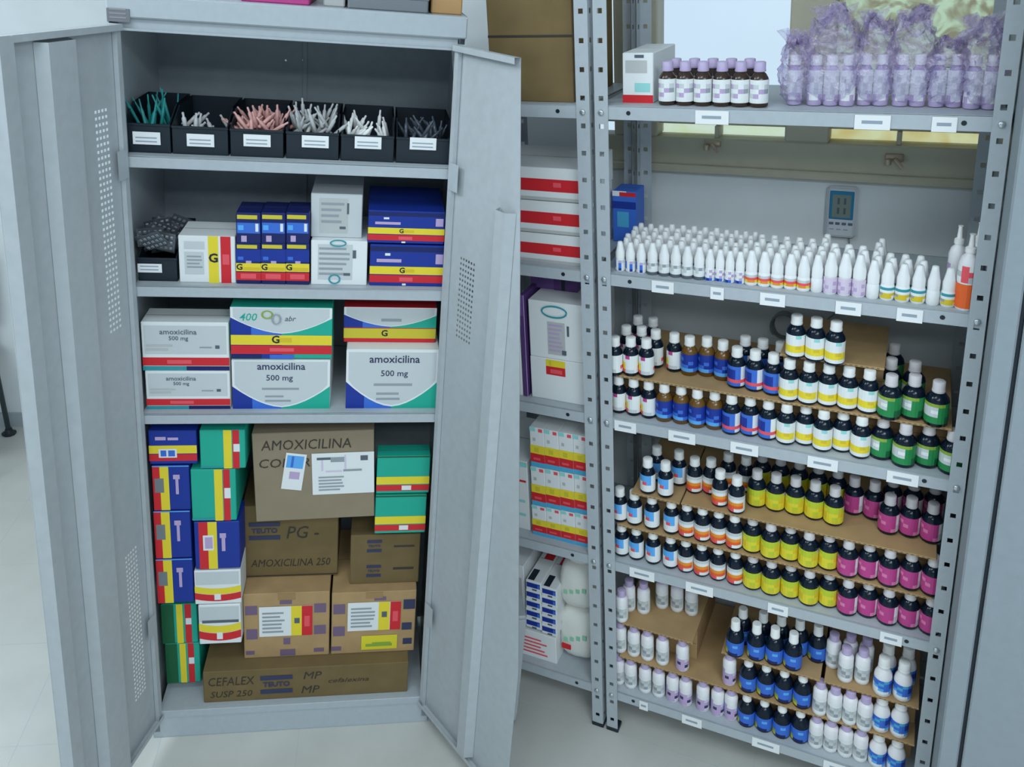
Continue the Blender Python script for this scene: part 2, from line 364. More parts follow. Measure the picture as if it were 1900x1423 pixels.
nL = Vector((math.cos(aL), math.sin(aL) * -1, 0)); nL = Vector((math.cos(aL), -math.sin(aL), 0))
pL = Vector((-.004, 0, 0)); dL = Vector((-math.sin(aL), -math.cos(aL), 0))
def sz(u, v, p, d):
    n = Vector((-d.y, d.x, 0)); q = unpp('L', u, v, p, n); return (q - p).dot(d), q.z
zt1 = sz(165, 205, pL, dL)[1]; zt0 = sz(205, 622, pL, dL)[1]; zl1 = sz(245, 1018, pL, dL)[1]; zl0 = sz(262, 1290, pL, dL)[1]
door(-1, -.004, aL, wL, ZB - .02, ZH + .01, lambda z: wL, [(.05, .100, zt0, zt1, 4, 36), (.05, .105, zl0, zl1, 5, 34)], (.165, .275), True)
aR = math.radians(31); wR = .412; pR = Vector((W + .004, 0, 0)); dR = Vector((math.sin(aR), -math.cos(aR), 0))
sc1 = sz(965, 470, pR, dR); sc2 = sz(962, 1180, pR, dR)
def outR(z): return min(wR, sc2[0] + (sc1[0] - sc2[0]) * (z - sc2[1]) / (sc1[1] - sc2[1]))
zr1 = sz(868, 480, pR, dR)[1]; zr0 = sz(868, 640, pR, dR)[1]
door(1, W + .004, aR, wR, ZB - .02, ZH + .01, outR, [(.055, .12, zr0, zr1, 6, 16)], (.20, .26), False)

# ------------------------------------------------------------------ cartons
def carton(name, label, cat, bay, rect, Y, depth, body, art=(), text=(), group=None, z0=None, tilt=0.0, topart=(), sides=None, seam=True, lift=0.0, over=None):
    if over is not None: z0 = over['zt'] + .0006
    u0, v0, u1, v1 = rect; uc, vc = (u0 + u1) / 2, (v0 + v1) / 2
    zb = unp(bay, uc, v1, 1, Y).z if z0 is None else z0
    zt = unp(bay, uc, v0, 1, Y).z; xa = unp(bay, u0, vc, 1, Y).x; xb = unp(bay, u1, vc, 1, Y).x
    w, h = xb - xa, zt - zb
    mats = [body if not isinstance(body, str) else pm(body)]; idx = {}
    def mi(c):
        if isinstance(c, str): c = pm(c)
        if c not in mats: mats.append(c)
        return mats.index(c)
    m = MB(); m.box(-w / 2, w / 2, 0, depth, 0, h, 0, min(.0018, w * .03))
    lay = .0004
    for a in art:
        c, pts = a[0], a[1]
        if len(pts) == 4 and not isinstance(pts[0], tuple): x0, y0, x1, y1 = pts; pts = [(x0, y0), (x1, y0), (x1, y1), (x0, y1)]
        m.poly([(-w / 2 + p[0] * w, -lay, p[1] * h) for p in pts], mi(c)); lay += .00012
    for a in topart:
        x0, y0, x1, y1 = a[1]; m.poly([(-w / 2 + x * w, y * depth, h + .0005) for x, y in ((x0, y0), (x1, y0), (x1, y1), (x0, y1))], mi(a[0]))
    for a in sides or ():                         # bands carried round to the left side
        x0, y0, x1, y1 = a[1]; m.poly([(-w / 2 - .0005, depth * (1 - x), y * h) for x, y in ((x0, y0), (x1, y0), (x1, y1), (x0, y1))], mi(a[0]))
    if seam:
        c = mi(mat('carton_seam', (.10, .10, .10), .8, raw=True))
        m.poly([(-w / 2 + .004, depth * .5 - .0008, h + .0004), (w / 2 - .004, depth * .5 - .0008, h + .0004), (w / 2 - .004, depth * .5 + .0008, h + .0004), (-w / 2 + .004, depth * .5 + .0008, h + .0004)], c)
    o = m.build(name, mats, None, bay, Matrix.Translation(((xa + xb) / 2, Y, zb + lift)) @ Matrix.Rotation(tilt, 4, 'Y'))
    tag(o, label, cat, group)
    for t in text:
        st, x, y, hh, c = t[:5]; kw = t[5] if len(t) > 5 else {}
        kw = dict(kw); kw['fit'] = kw.get('fit', 0) * w
        text_on(o, st, -w / 2 + x * w, -.0014, y * h, hh * h, c if not isinstance(c, str) else pm(c), **kw)
    o['wh'] = (w, h); o['zt'] = zb + h; return o
def sticker(o, x0, y0, x1, y1, m='W', marks=(), tilt=0.0, name='sticker'):
    w, h = o['wh']; mats = [pm(m)]; B = MB(); cx, cy = (x0 + x1) / 2 * w - w / 2, (y0 + y1) / 2 * h; sw, sh = (x1 - x0) * w, (y1 - y0) * h
    B.box(-sw / 2, sw / 2, -.0006, 0, -sh / 2, sh / 2)
    lay = .0008
    for c, (a, b, cc, d) in marks:
        mm = pm(c) if isinstance(c, str) else c
        if mm not in mats: mats.append(mm)
        B.poly([(-sw / 2 + p * sw, -lay, -sh / 2 + q * sh) for p, q in ((a, b), (cc, b), (cc, d), (a, d))], mats.index(mm)); lay += .00012
    me = B.mesh(name, mats); me.transform(Matrix.Translation((cx, -.0016, cy)) @ Matrix.Rotation(tilt, 4, 'Y'))
    s = bpy.data.objects.new(name, me); COL.objects.link(s); s.parent = o; return s
def ring(cx, cy, rx, ry, t, n=18):   # ring outline as quads in face coordinates
    out = []
    for i in range(n):
        a, b = 2 * math.pi * i / n, 2 * math.pi * (i + 1) / n
        out.append([(cx + rx * math.cos(a), cy + ry * math.sin(a)), (cx + rx * math.cos(b), cy + ry * math.sin(b)), (cx + (rx - t) * math.cos(b), cy + (ry - t) * math.sin(b)), (cx + (rx - t) * math.cos(a), cy + (ry - t) * math.sin(a))])
    return out
def lines(c, x0, x1, y0, y1, n, rag=.3):
    out = []
    for i in range(n):
        y = y1 - (y1 - y0) * (i + .5) / n; hh = (y1 - y0) / n * .22
        out.append((c, (x0, y - hh, x1 - random.random() * rag * (x1 - x0), y + hh)))
    return out
def arc_white(yl, yr, ym, top=1.0, n=10):   # white field with a sagging lower edge
    pts = [(0, top), (0, yl)]
    for i in range(1, n): t = i / n; pts.append((t, ym + (yl if t < .5 else yr) * 0 + ((yl if t < .5 else yr) - ym) * abs(2 * t - 1) ** 1.8))
    pts += [(1, yr), (1, top)]; return list(reversed(pts))
DK = .0
YF = .03
BX = 'carton'
# shelf 2 (upper middle)
carton('medicine_carton', 'white carton with vertical yellow and red bands on upper middle shelf', BX, 'L', (332, 438, 437, 531), YF, .12, 'W',
       [('Y', (.52, 0, .70, 1)), ('R', (.74, 0, .92, 1)), ('r', (.77, .40, .89, .62)), ('w', (.1, .18, .44, .66)), ('w', (.1, .72, .46, .88))] + lines('g', .14, .42, .3, .6, 4),
       [('G', .61, .53, .26, 'K', dict(bold=.03))], z0=Z2, sides=lines('g', .3, .8, .25, .8, 5))
for r_, (va, vb) in enumerate(((452, 532), (395, 452))):
    for c_, (ua, ub) in enumerate(((438, 484), (484.5, 530), (530.5, 574))):
        lab = 'small navy carton with yellow band, %s from left, %s row of the six stacked' % (ORD[c_ + 1], ('bottom', 'top')[r_])
        if r_ == 0:
            art = [('y', (.05, .88, .86, .97)), ('B', (0, .56, 1, .86)), ('b', (.08, .60, .3, .68)), ('p', (.4, .50, .62, .58)), ('Y', (0, .32, 1, .52)), ('e', (.28, .34, .96, .42)), ('R', (0, .10, 1, .30)), ('r', (.18, .14, .8, .26))]
            tx = [('G', .14, .42, .2, 'K', dict(bold=.03))]
        else:
            art = [('y', (.05, .80, .86, .93)), ('b', (.04, .34, .96, .68)), ('L', (.08, .44, .3, .6)), ('W', (.78, .40, .9, .66)), ('p', (.2, .06, .42, .26))]; tx = []
        carton('medicine_carton', lab, BX, 'L', (ua, va, ub, vb), YF - .004, .1, 'N', art, tx, 'navy cartons on the upper middle shelf', z0=Z2 if r_ == 0 else None)
o = carton('medicine_carton', 'white carton with green stamp, lower of two beside navy cartons', BX, 'L', (577, 447, 681, 531), YF, .22, 'W',
       [('w', (.12, .12, .74, .92))] + lines('g', .14, .7, .2, .88, 6) + [('k', (.58, .22, .7, .28)), ('k', (.74, .62, .8, .8))] + [('T', q) for q in ring(.42, .14, .11, .11, .03)] + [('T', q) for q in ring(.48, .96, .15, .08, .03)], z0=Z2)
carton('medicine_carton', 'white carton greyed to paint in shade, upper of two under the shelf', BX, 'L', (577, 360, 672, 443), .055, .2, 'w',  # greyer than the lower carton: shade is painted into body and print
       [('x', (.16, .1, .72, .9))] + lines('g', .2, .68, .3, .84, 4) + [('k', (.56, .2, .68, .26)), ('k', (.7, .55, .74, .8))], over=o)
for r_, (ua, va, ub, vb) in enumerate(((686, 455, 824, 532), (683, 392, 825, 452))):
    carton('medicine_carton', ('wide navy, yellow and red carton on shelf beside right door, lower one', 'wide navy, yellow and red carton beside right door, upper one')[r_], BX, 'L', (ua, va, ub, vb), YF, .24, 'B',
       [('N', (0, .84, 1, .96)), ('p', (.09, .58, .42, .66)), ('W', (.2, .74, .27, .8)), ('Y', (0, .29, 1, .48)), ('e', (.46, .34, .6, .42)), ('R', (0, .09, 1, .27)), ('r', (.4, .12, .58, .22)), ('W', (.44, .02, .49, .07)), ('p', (.88, .56, .98, .8))],
       [('G', .435, .385, .18, 'K', dict(bold=.03))], z0=Z2 if r_ == 0 else None)
# shelf 3
for r_, (ua, va, ub, vb) in enumerate(((271, 688, 427, 770), (263, 598, 425, 687))):
    o = carton('medicine_carton', ('lower', 'upper')[r_] + ' white carton with red bottom band at left of middle shelf', BX, 'L', (ua, va, ub, vb), YF, .09 if r_ else .2, 'W',
       [('w', (.03, .34, .97, .93)), ('R', (0, .10, 1, .27)), ('r', (.28, .14, .56, .22)), ('N', (.5, 0, 1, .09)), ('T', (0, 0, .5, .09)), ('k', (.84, .46, .89, .53)), ('g', (.66, .47, .8, .5)), ('x', (.05, .5, .35, .54)), ('x', (.05, .42, .3, .46))],
       [('amoxicilina', .42, .80, .15, 'k'), ('500 mg', .42, .67, .12, 'k')], z0=Z3 if r_ == 0 else None)
def amox_art(yb, ym, lo=0.0):
    n = 12; wh = [(0, .99)]; 
    for i in range(n + 1): t = i / n; wh.append((t, ym + (yb - ym) * abs(2 * t - 1) ** 1.7))
    wh.append((1, .99)); return [('b', (0, lo, .5, .8)), ('B', (0, lo, .2, .8)), ('G', (.5, lo, 1, .8)), ('W', list(reversed(wh))), ('w', list(reversed([(min(.975, max(.025, x)), y + .03 if y < .98 else .96) for x, y in wh])))]
o = carton('medicine_carton', 'white carton with blue and green corners, lower one in the centre of middle shelf', BX, 'L', (431, 667, 612, 769), YF, .2, 'W',
       amox_art(.46, .03) + lines('g', .3, .68, .36, .46, 1, 0) + lines('g', .33, .6, .12, .3, 2), [('amoxicilina', .5, .86, .20, 'q', dict(bold=.015, wscale=.95)), ('500 mg', .48, .63, .16, 'q', dict(bold=.01))], z0=Z3)
carton('medicine_carton', 'carton with handwritten green marks, yellow and red bands, atop the centre carton', BX, 'L', (428, 570, 616, 665), YF - .005, .1, 'G',
       [('B', (0, 0, .5, 1))] + [(c, [(x, .46 + y * .54) for x, y in p] if isinstance(p[0], tuple) else (p[0], .46 + p[1] * .54, p[2], .46 + p[3] * .54)) for c, p in amox_art(.62, .06)] +
       [('Y', (0, .27, 1, .46)), ('e', (.48, .32, .6, .41)), ('R', (0, .09, 1, .26)), ('r', (.38, .14, .62, .21)), ('b', (.38, .0, .62, .08)), ('N', (0, 0, .3, .08))] + [('n', q) for q in ring(.36, .86, .06, .08, .02)] + [('g', q) for q in ring(.45, .78, .05, .1, .02)],
       [('400', .17, .80, .2, 'G', dict(shear=.2)), ('G', .44, .37, .2, 'K', dict(bold=.03)), ('abr', .58, .78, .14, 'k', dict(shear=.3))])
o = carton('medicine_carton', 'white carton with blue and green corners at right end of middle shelf', BX, 'L', (642, 649, 812, 764), YF, .2, 'W',
       amox_art(.46, .03) + lines('g', .3, .72, .36, .46, 1, 0) + lines('g', .33, .6, .12, .3, 2), [('amoxicilina', .52, .84, .18, 'q', dict(bold=.015, wscale=.95)), ('500 mg', .52, .60, .14, 'q', dict(bold=.01))], z0=Z3)
carton('medicine_carton', 'shaded carton with yellow band lying behind, atop the right-end carton', BX, 'L', (638, 570, 809, 642), .075, .14, 'R',
       [(c, [(x, .42 + y * .58) for x, y in p] if isinstance(p[0], tuple) else (p[0], .42 + p[1] * .58, p[2], .42 + p[3] * .58)) for c, p in amox_art(.62, .06)] + [('y', (0, .12, 1, .40)), ('g', (.4, .6, .62, .68))], [('G', .44, .26, .24, 'K', dict(bold=.03))], over=o)
# bottom compartment, left column
def band_v(main, order, st=True):
    return [(c, (a, 0, b, 1)) for c, a, b in order]
carton('medicine_carton', 'navy carton lying flat with barcode sticker, top of the left stack', BX, 'L', (276, 799, 365, 861), YF, .26, 'B',
       [('Y', (0, .32, 1, .56)), ('R', (0, .10, 1, .30)), ('p', (.14, .72, .36, .82)), ('p', (.4, .72, .62, .8)), ('W', (.2, .2, .58, .46)), ('b', (.24, .24, .36, .42)), ('b', (.4, .24, .54, .42))])
zc = None
for i, (ua, va, ub, vb) in enumerate(((284, 864, 352, 946), (287, 948, 354, 1035), (291, 1037, 358, 1118))):
    carton('medicine_carton', '%s navy carton standing with red and yellow edge, left stack, counted from top' % ('upper', 'middle', 'lower')[i], BX, 'L', (ua, va, ub, vb), YF, .2, 'B',
       [('R', (0, 0, .2, 1)), ('Y', (.2, 0, .44, 1)), ('S', (.05, .40, .3, .72)), ('p', (.56, .7, .74, .8)), ('p', (.62, .36, .7, .7)), ('L', (.0, .98, 1, 1))], group='navy cartons standing at the left')
for i, (ua, va, ub, vb) in enumerate(((300, 1121, 366, 1193), (308, 1194, 371, 1266))):
    carton('medicine_carton', ('green carton with yellow and red stripes, second from the cabinet floor at left', 'green carton with yellow and red stripes standing lowest at the left')[i], BX, 'L', (ua, va, ub, vb), YF + .04, .2, 'G',
       [('d', (0, 0, .35, 1)), ('Y', (.42, 0, .60, 1)), ('R', (.66, 0, .84, 1)), ('W', (.68, .48, .84, .64))], group=None)
for i, (ua, va, ub, vb) in enumerate(((371, 798, 455, 869), (355, 871, 438, 966))):
    carton('medicine_carton', ('green carton with upright yellow and red stripes, topmost of second stack', 'green carton with upright yellow and red stripes, second from top, second stack')[i], BX, 'L', (ua, va, ub, vb), YF, .22, 'G',
       [('Y', (.52, 0, .70, 1)), ('R', (.72, 0, .87, 1)), ('W', (.74, .44, .88, .64)), ('T', (.0, .02, .5, .06))])
carton('medicine_carton', 'navy carton with red and yellow stripes below the green cartons', BX, 'L', (361, 968, 445, 1055), YF, .1, 'B',
       [('R', (.1, 0, .3, 1)), ('Y', (.3, 0, .5, 1)), ('W', (.19, .4, .42, .72)), ('p', (.23, .44, .4, .68)), ('p', (.56, .66, .7, .76)), ('p', (.6, .38, .68, .66))])
for i, (ua, va, ub, vb) in enumerate(((361, 1058, 447, 1120), (369, 1122, 447, 1194))):
    sag = lambda y, d=.08, n=8: [(k / n, y + d * (2 * k / n - 1) ** 2) for k in range(n + 1)]
    bands = []
    for c, a, b in (('Y', .28, .46), ('R', .08, .27)):
        lo, hi = sag(a), sag(b); bands.append((c, lo + list(reversed(hi))))
    carton('medicine_carton', ('white carton with curved yellow and red band under the navy carton', 'white carton with curved yellow and red band, lower, printed in grey')[i], BX, 'L', (ua, va, ub, vb), YF, .1 if i == 0 else .22, 'W',
       [('w', (.03, .58, .96, .95))] + bands + [('W', (.42, .12, .56, .3))] + (lines('k', .08, .95, .5, .66, 1, 0) if i else []))
# cardboard boxes
def tape(o, y):  # packing tape along the front top edge
    w, h = o['wh']; m = MB(); m.box(-w * .1, w * .1, -.0016, .0, y * h, h * .995); m.build('tape', [mat('packing_tape', (126, 112, 80), .35)], o)
def logo(o, x, y, s, st='TEUTO', k=1.0):
    w, h = o['wh']; W2 = w * s
    sticker(o, x - s / 2, y + .065 * k, x + s / 2, y + .12 * k, 'q', name='printed_bar'); sticker(o, x - s / 2, y - .12 * k, x + s / 2, y - .065 * k, 'q', name='printed_bar')
    text_on(o, st, -w / 2 + x * w, -.002, y * h, W2 * .26, pm('q'), bold=.03)
o = carton('cardboard_box', 'long low cardboard box lying on the cabinet floor', 'box', 'L', (377, 1238, 756, 1302), .02, .3, CARDD, [], [('CEFALEX', .13, .66, .38, 'u', dict(shear=.15, fit=.22, bold=0)), ('SUSP 250', .13, .25, .28, 'u', dict(shear=.2, fit=.2, bold=0)), ('MP', .52, .72, .34, 'u', dict(shear=.2, fit=.09, bold=0)), ('MP', .51, .26, .34, 'u', dict(shear=.2, fit=.09, bold=0)), ('cefalexina', .70, .52, .2, 'u', dict(shear=.3, fit=.2, bold=0))], z0=ZB)
logo(o, .35, .50, .155, k=2.4); LB = o
zq = None
o = carton('cardboard_box', 'cardboard box with red-circled delivery note and purple marks, bottom left', 'box', 'L', (452, 1100, 611, 1217), .065, .3, CARD, [('i', (.02, .68, .16, .82)), ('i', (.03, .30, .16, .46)), ('i', (.82, .68, .96, .82)), ('i', (.82, .34, .96, .48)), ('i', (.42, .83, .56, .89)), ('i', (.46, .20, .54, .3)), ('i', (.42, .02, .6, .12)), ('i', (.02, .06, .12, .12)), ('i', (.82, .06, .94, .12))], over=LB)
sticker(o, .18, .34, .80, .80, 'W', [('Y', (.60, 0, .80, 1)), ('R', (.80, 0, 1, 1)), ('k', (.66, .42, .76, .6)), ('r', (.85, .3, .95, .66))] + lines('g', .06, .5, .1, .85, 6), -.0, 'delivery_note')
o2 = carton('cardboard_box', 'cardboard box with delivery note and yellow sticker, bottom right', 'box', 'L', (615, 1098, 770, 1215), .065, .3, CARD, [('i', (.02, .66, .16, .82)), ('i', (.02, .30, .16, .46)), ('q', (.85, .7, .99, .86)), ('q', (.84, .36, .96, .48)), ('i', (.0, .06, .12, .13)), ('q', (.86, .12, .97, .22)), ('i', (.5, .86, .64, .92))], over=LB)
sticker(o2, .19, .38, .82, .84, 'W', [('Y', (.58, 0, .79, 1)), ('R', (.80, 0, 1, 1)), ('k', (.64, .46, .74, .66)), ('r', (.85, .3, .95, .66))] + lines('g', .06, .52, .1, .85, 6), 0, 'delivery_note')
sticker(o2, .36, .06, .79, .29, 'z', [('n', (.12, .22, .86, .42)), ('n', (.3, .4, .82, .52))], 0, 'yellow_sticker')
for oo in (o, o2): tape(oo, .9)
o1 = o
o = carton('cardboard_box', 'brown cardboard box with dark printed bars and handwriting behind, middle left', 'box', 'L', (450, 938, 627, 1071), .135, .22, CARDD, [('u', (0, .015, 1, .03))], [('PG -', .62, .62, .24, 'u', dict(shear=.2, fit=.34, bold=0)), ('AMOXICILINA 250', .5, .20, .15, 'u', dict(shear=.2, fit=.84, bold=0))], over=o1)
logo(o, .23, .66, .32)
o = carton('cardboard_box', 'cardboard box with two small printed logos, middle right', 'box', 'L', (650, 992, 778, 1086), .10, .25, CARDD, [('u', (.62, .74, .92, .78)), ('u', (.62, .28, .92, .33))], over=o2)
for yy in (.78, .27): logo(o, .34, yy, .21)
o = carton('cardboard_box', 'pale cardboard box with handwriting, white note and small slip, top centre', 'box', 'L', (474, 801, 697, 963), .06, .26, CARDL, (), [('AMOXICILINA', .44, .86, .155, 'u', dict(shear=.12, fit=.74, bold=0)), ('COMPRIMIDOS', .46, .66, .14, 'u', dict(shear=.15, fit=.84, bold=0))], tilt=-.03)
sticker(o, .48, .29, 1.0, .76, 'W', [('k', (.08, .84, .3, .9)), ('g', (.3, .78, .52, .9)), ('k', (.78, .8, .9, .92)), ('P', (.22, .54, .48, .58)), ('P', (.15, .58, .18, .84)), ('P', (.52, .6, .55, .95)), ('g', (.5, .55, .8, .6))] + lines('g', .1, .55, .08, .46, 5), 0, 'delivery_note')
sticker(o, .245, .36, .415, .77, 'W', [('L', (.08, .6, .9, .94)), ('b', (.3, .62, .42, .92)), ('p', (.3, .3, .8, .5))], .16, 'paper_slip')
for i, (ua, va, ub, vb) in enumerate(((699, 846, 797, 915), (696, 919, 790, 989))):
    carton('medicine_carton', ('green carton with yellow and red bands beside the right door, upper', 'green carton with yellow and red bands beside the right door, lower')[i], BX, 'L', (ua, va, ub, vb), YF + .03, .06 if i == 0 else .2, 'G',
       [('Y', (0, .25, 1, .45)), ('R', (0, .07, 1, .23)), ('W', (.48, .09, .66, .21)), ('d', (.0, .96, 1, 1))])
# things on top of the cabinet
ztop = ZT
def ontop(name, label, cat, u0, u1, v1, h, Y, dep, body, art=()):
    a, b = unp('L', u0, v1, 1, Y), unp('L', u1, v1, 1, Y); w = b.x - a.x
    m = MB(); m.box(-w / 2, w / 2, 0, dep, 0, h, 0, .003); m.box(-w / 2 - .002, w / 2 + .002, -.002, dep + .002, h * .55, h + .002, 0, .003)
    mats = [body if not isinstance(body, str) else pm(body)]
    return tag(m.build(name, mats, None, 'L', Matrix.Translation(((a.x + b.x) / 2, Y, ztop))), label, cat)
ontop('storage_box', 'white lidded box on top of the steel cabinet at left', 'box', 158, 352, 10, .1, .05, .3, 'W')
ontop('storage_box', 'magenta lidded box on top of the steel cabinet', 'box', 446, 574, 10, .12, .03, .25, 'M')
ontop('storage_box', 'light grey box on top of cabinet beside the magenta one', 'box', 600, 640, 10, .1, .05, .25, 'x')
ontop('storage_box', 'blue grey tray lying on the cabinet top at right', 'tray', 645, 795, 10, .05, .03, .3, 'S')
ontop('storage_box', 'small tan box on the cabinet top at its right end', 'box', 800, 858, 10, .08, .05, .25, 'c')

# bins with small items
def bin_(rect, Y, dep, label, tagrect):
    u0, v0, u1, v1 = rect; z0 = None
    xa, xb = unp('L', u0, v1, 1, Y).x, unp('L', u1, v1, 1, Y).x; h = unp('L', (u0 + u1) / 2, v0, 1, Y).z - unp('L', (u0 + u1) / 2, v1, 1, Y).z
    zs = Z1 if v1 < 400 else Z2; w = xb - xa; t = .003
    r = empty('parts_bin', 'L', ((xa + xb) / 2, Y, zs), 0, label, 'bin')
    m = MB()
    m.box(-w / 2, w / 2, 0, dep, 0, t); m.box(-w / 2, w / 2, 0, t, 0, h, 0, .001); m.box(-w / 2, w / 2, dep - t, dep, 0, h * 1.5)
    for s in (-1, 1):
        x0, x1 = (-w / 2, -w / 2 + t) if s < 0 else (w / 2 - t, w / 2)
        for x in (x0, x1): m.poly([(x, 0, 0), (x, dep, 0), (x, dep, h * 1.5), (x, dep * .35, h * 1.5), (x, 0, h)], 0)
        m.poly([(x0, 0, h), (x1, 0, h), (x1, dep * .35, h * 1.5), (x0, dep * .35, h * 1.5)], 0)
    m.box(-w / 2 - .001, w / 2 + .001, -.003, t, h - .006, h, 0, .001)
    m.build('bin_body', [BLACKP], r)
    a, b = unp('L', tagrect[0], tagrect[3], 1, Y - .004), unp('L', tagrect[2], tagrect[1], 1, Y - .004); ox = (xa + xb) / 2
    q = MB(); q.box(a.x - ox, b.x - ox, -.0045, -.003, a.z - zs, b.z - zs)
    for k in range(2): q.box(a.x - ox + .006, b.x - ox - .008, -.005, -.0044, a.z - zs + .006 + k * .009, a.z - zs + .009 + k * .009, 1)
    q.build('name_tag', [TAG, INKG], r)
    return r, (xa + xb) / 2, zs, w, h, dep
TEAL = mat('teal_plastic', (34, 128, 136), .35); PINK = mat('pink_glass', (170, 142, 146), .25); CLR = mat('pale_clear_plastic', (150, 168, 180), .2); DKV = mat('dark_vial', (60, 74, 90), .2)
def rod(r, L, cap=.35):
    m = MB(); m.lathe([(r * .6, 0), (r, .002), (r, L * .7), (r * .5, L * .78), (r * .55, L * .97), (r * .2, L)], 7); return m
RODS = {}
def scatter(binfo, n, kind, material, label, cat, group, L, rr, zoff, up=.6, spread=.5):
    r, cx, zs, w, h, dep = binfo
    k = kind + str(L)
    if k not in RODS: RODS[k] = rod(rr, L).mesh(kind, [material])
    for i in range(n):
        x = cx + (random.random() - .5) * w * .8; y = r_y(binfo) + .015 + random.random() * dep * spread; z = zs + zoff * (.55 + .6 * random.random())
        Rm = Matrix.Rotation((random.random() - .5) * 2.2 * (1 - up) + (random.random() - .5) * .5, 4, 'Y') @ Matrix.Rotation((random.random() - .5) * 1.0, 4, 'X')
        o = link(kind, RODS[k], None, 'L', Matrix.Translation((x, y, z)) @ Rm); tag(o, label, cat, group)
def r_y(b): return .035
bins = []
for i, (rect, tg) in enumerate((((233, 240, 318, 294), (247, 246, 297, 267)), ((321, 243, 424, 295), (347, 250, 397, 271)), ((428, 245, 526, 296), (452, 251, 502, 271)), ((531, 247, 628, 297), (560, 253, 610, 273)), ((632, 249, 730, 298), (658, 255, 708, 275)), ((734, 251, 836, 299), (760, 257, 810, 277)))):
    bins.append(bin_(rect, .035, .24, 'black plastic bin with white name tag, %s from left on top shelf' % ORD[i + 1], tg))
scatter(bins[0], 13, 'applicator_stick', TEAL, 'teal plastic applicator sticking up out of the first black bin', 'applicator', 'teal applicators in the first bin', .11, .0038, .03, .55)
scatter(bins[1], 12, 'glass_vial', CLR, 'small clear vial lying in the second black bin', 'vial', 'clear vials in the second bin', .05, .0055, .045, .2)
scatter(bins[2], 44, 'pink_ampoule', PINK, 'pale pink ampoule jumbled in the third black bin', 'ampoule', 'pink ampoules in the third bin', .055, .005, .06, .1)
scatter(bins[3], 40, 'clear_ampoule', CLR, 'pale clear ampoule jumbled in the fourth black bin', 'ampoule', 'clear ampoules in the fourth bin', .06, .005, .065, .15)
scatter(bins[4], 22, 'white_ampoule', CAPW, 'white ampoule lying in the fifth black bin', 'ampoule', 'white ampoules in the fifth bin', .06, .005, .05, .3)
scatter(bins[5], 22, 'dark_ampoule', DKV, 'dark ampoule lying in the last black bin beside the door', 'ampoule', 'dark ampoules in the last bin', .06, .005, .05, .3)
b2 = bin_((258, 484, 330, 527), .035, .24, 'black plastic bin heaped with grey blister strips on the second shelf', (256, 490, 300, 505))
m = MB(); m.box(-.034, .034, 0, .001, 0, .085, 0)
for i in range(3):
    for j in range(5): m.lathe([(.008, 0), (.007, .004), (.0035, .006)], 7, 1); 
bl = MB(); bl.box(-.032, .032, 0, .0012, 0, .05)
for i in range(5):
    for j in range(3): bl.box(-.029 + i * .012, -.020 + i * .012, -.004, 0, .005 + j * .015, .014 + j * .015, 1, .002)
blm = bl.mesh('blister_strip', [mat('foil', (88, 104, 118), .3, .5), mat('grey_blister', (96, 112, 126), .25)])
for i in range(16):
    r, cx, zs, w, h, dep = b2
    o = link('blister_strip', blm, None, 'L', Matrix.Translation((cx + (random.random() - .5) * w * .5, .05 + i * .009, zs + h * (.8 + random.random() * .75))) @ Matrix.Rotation((random.random() - .5) * 1.2, 4, 'Y') @ Matrix.Rotation(.5 * random.random(), 4, 'X') @ Matrix.Rotation((random.random() - .5) * .8, 4, 'Z'))
    tag(o, 'grey blister strip heaped in the black bin on second shelf', 'blister', 'blister strips in the lower black bin')

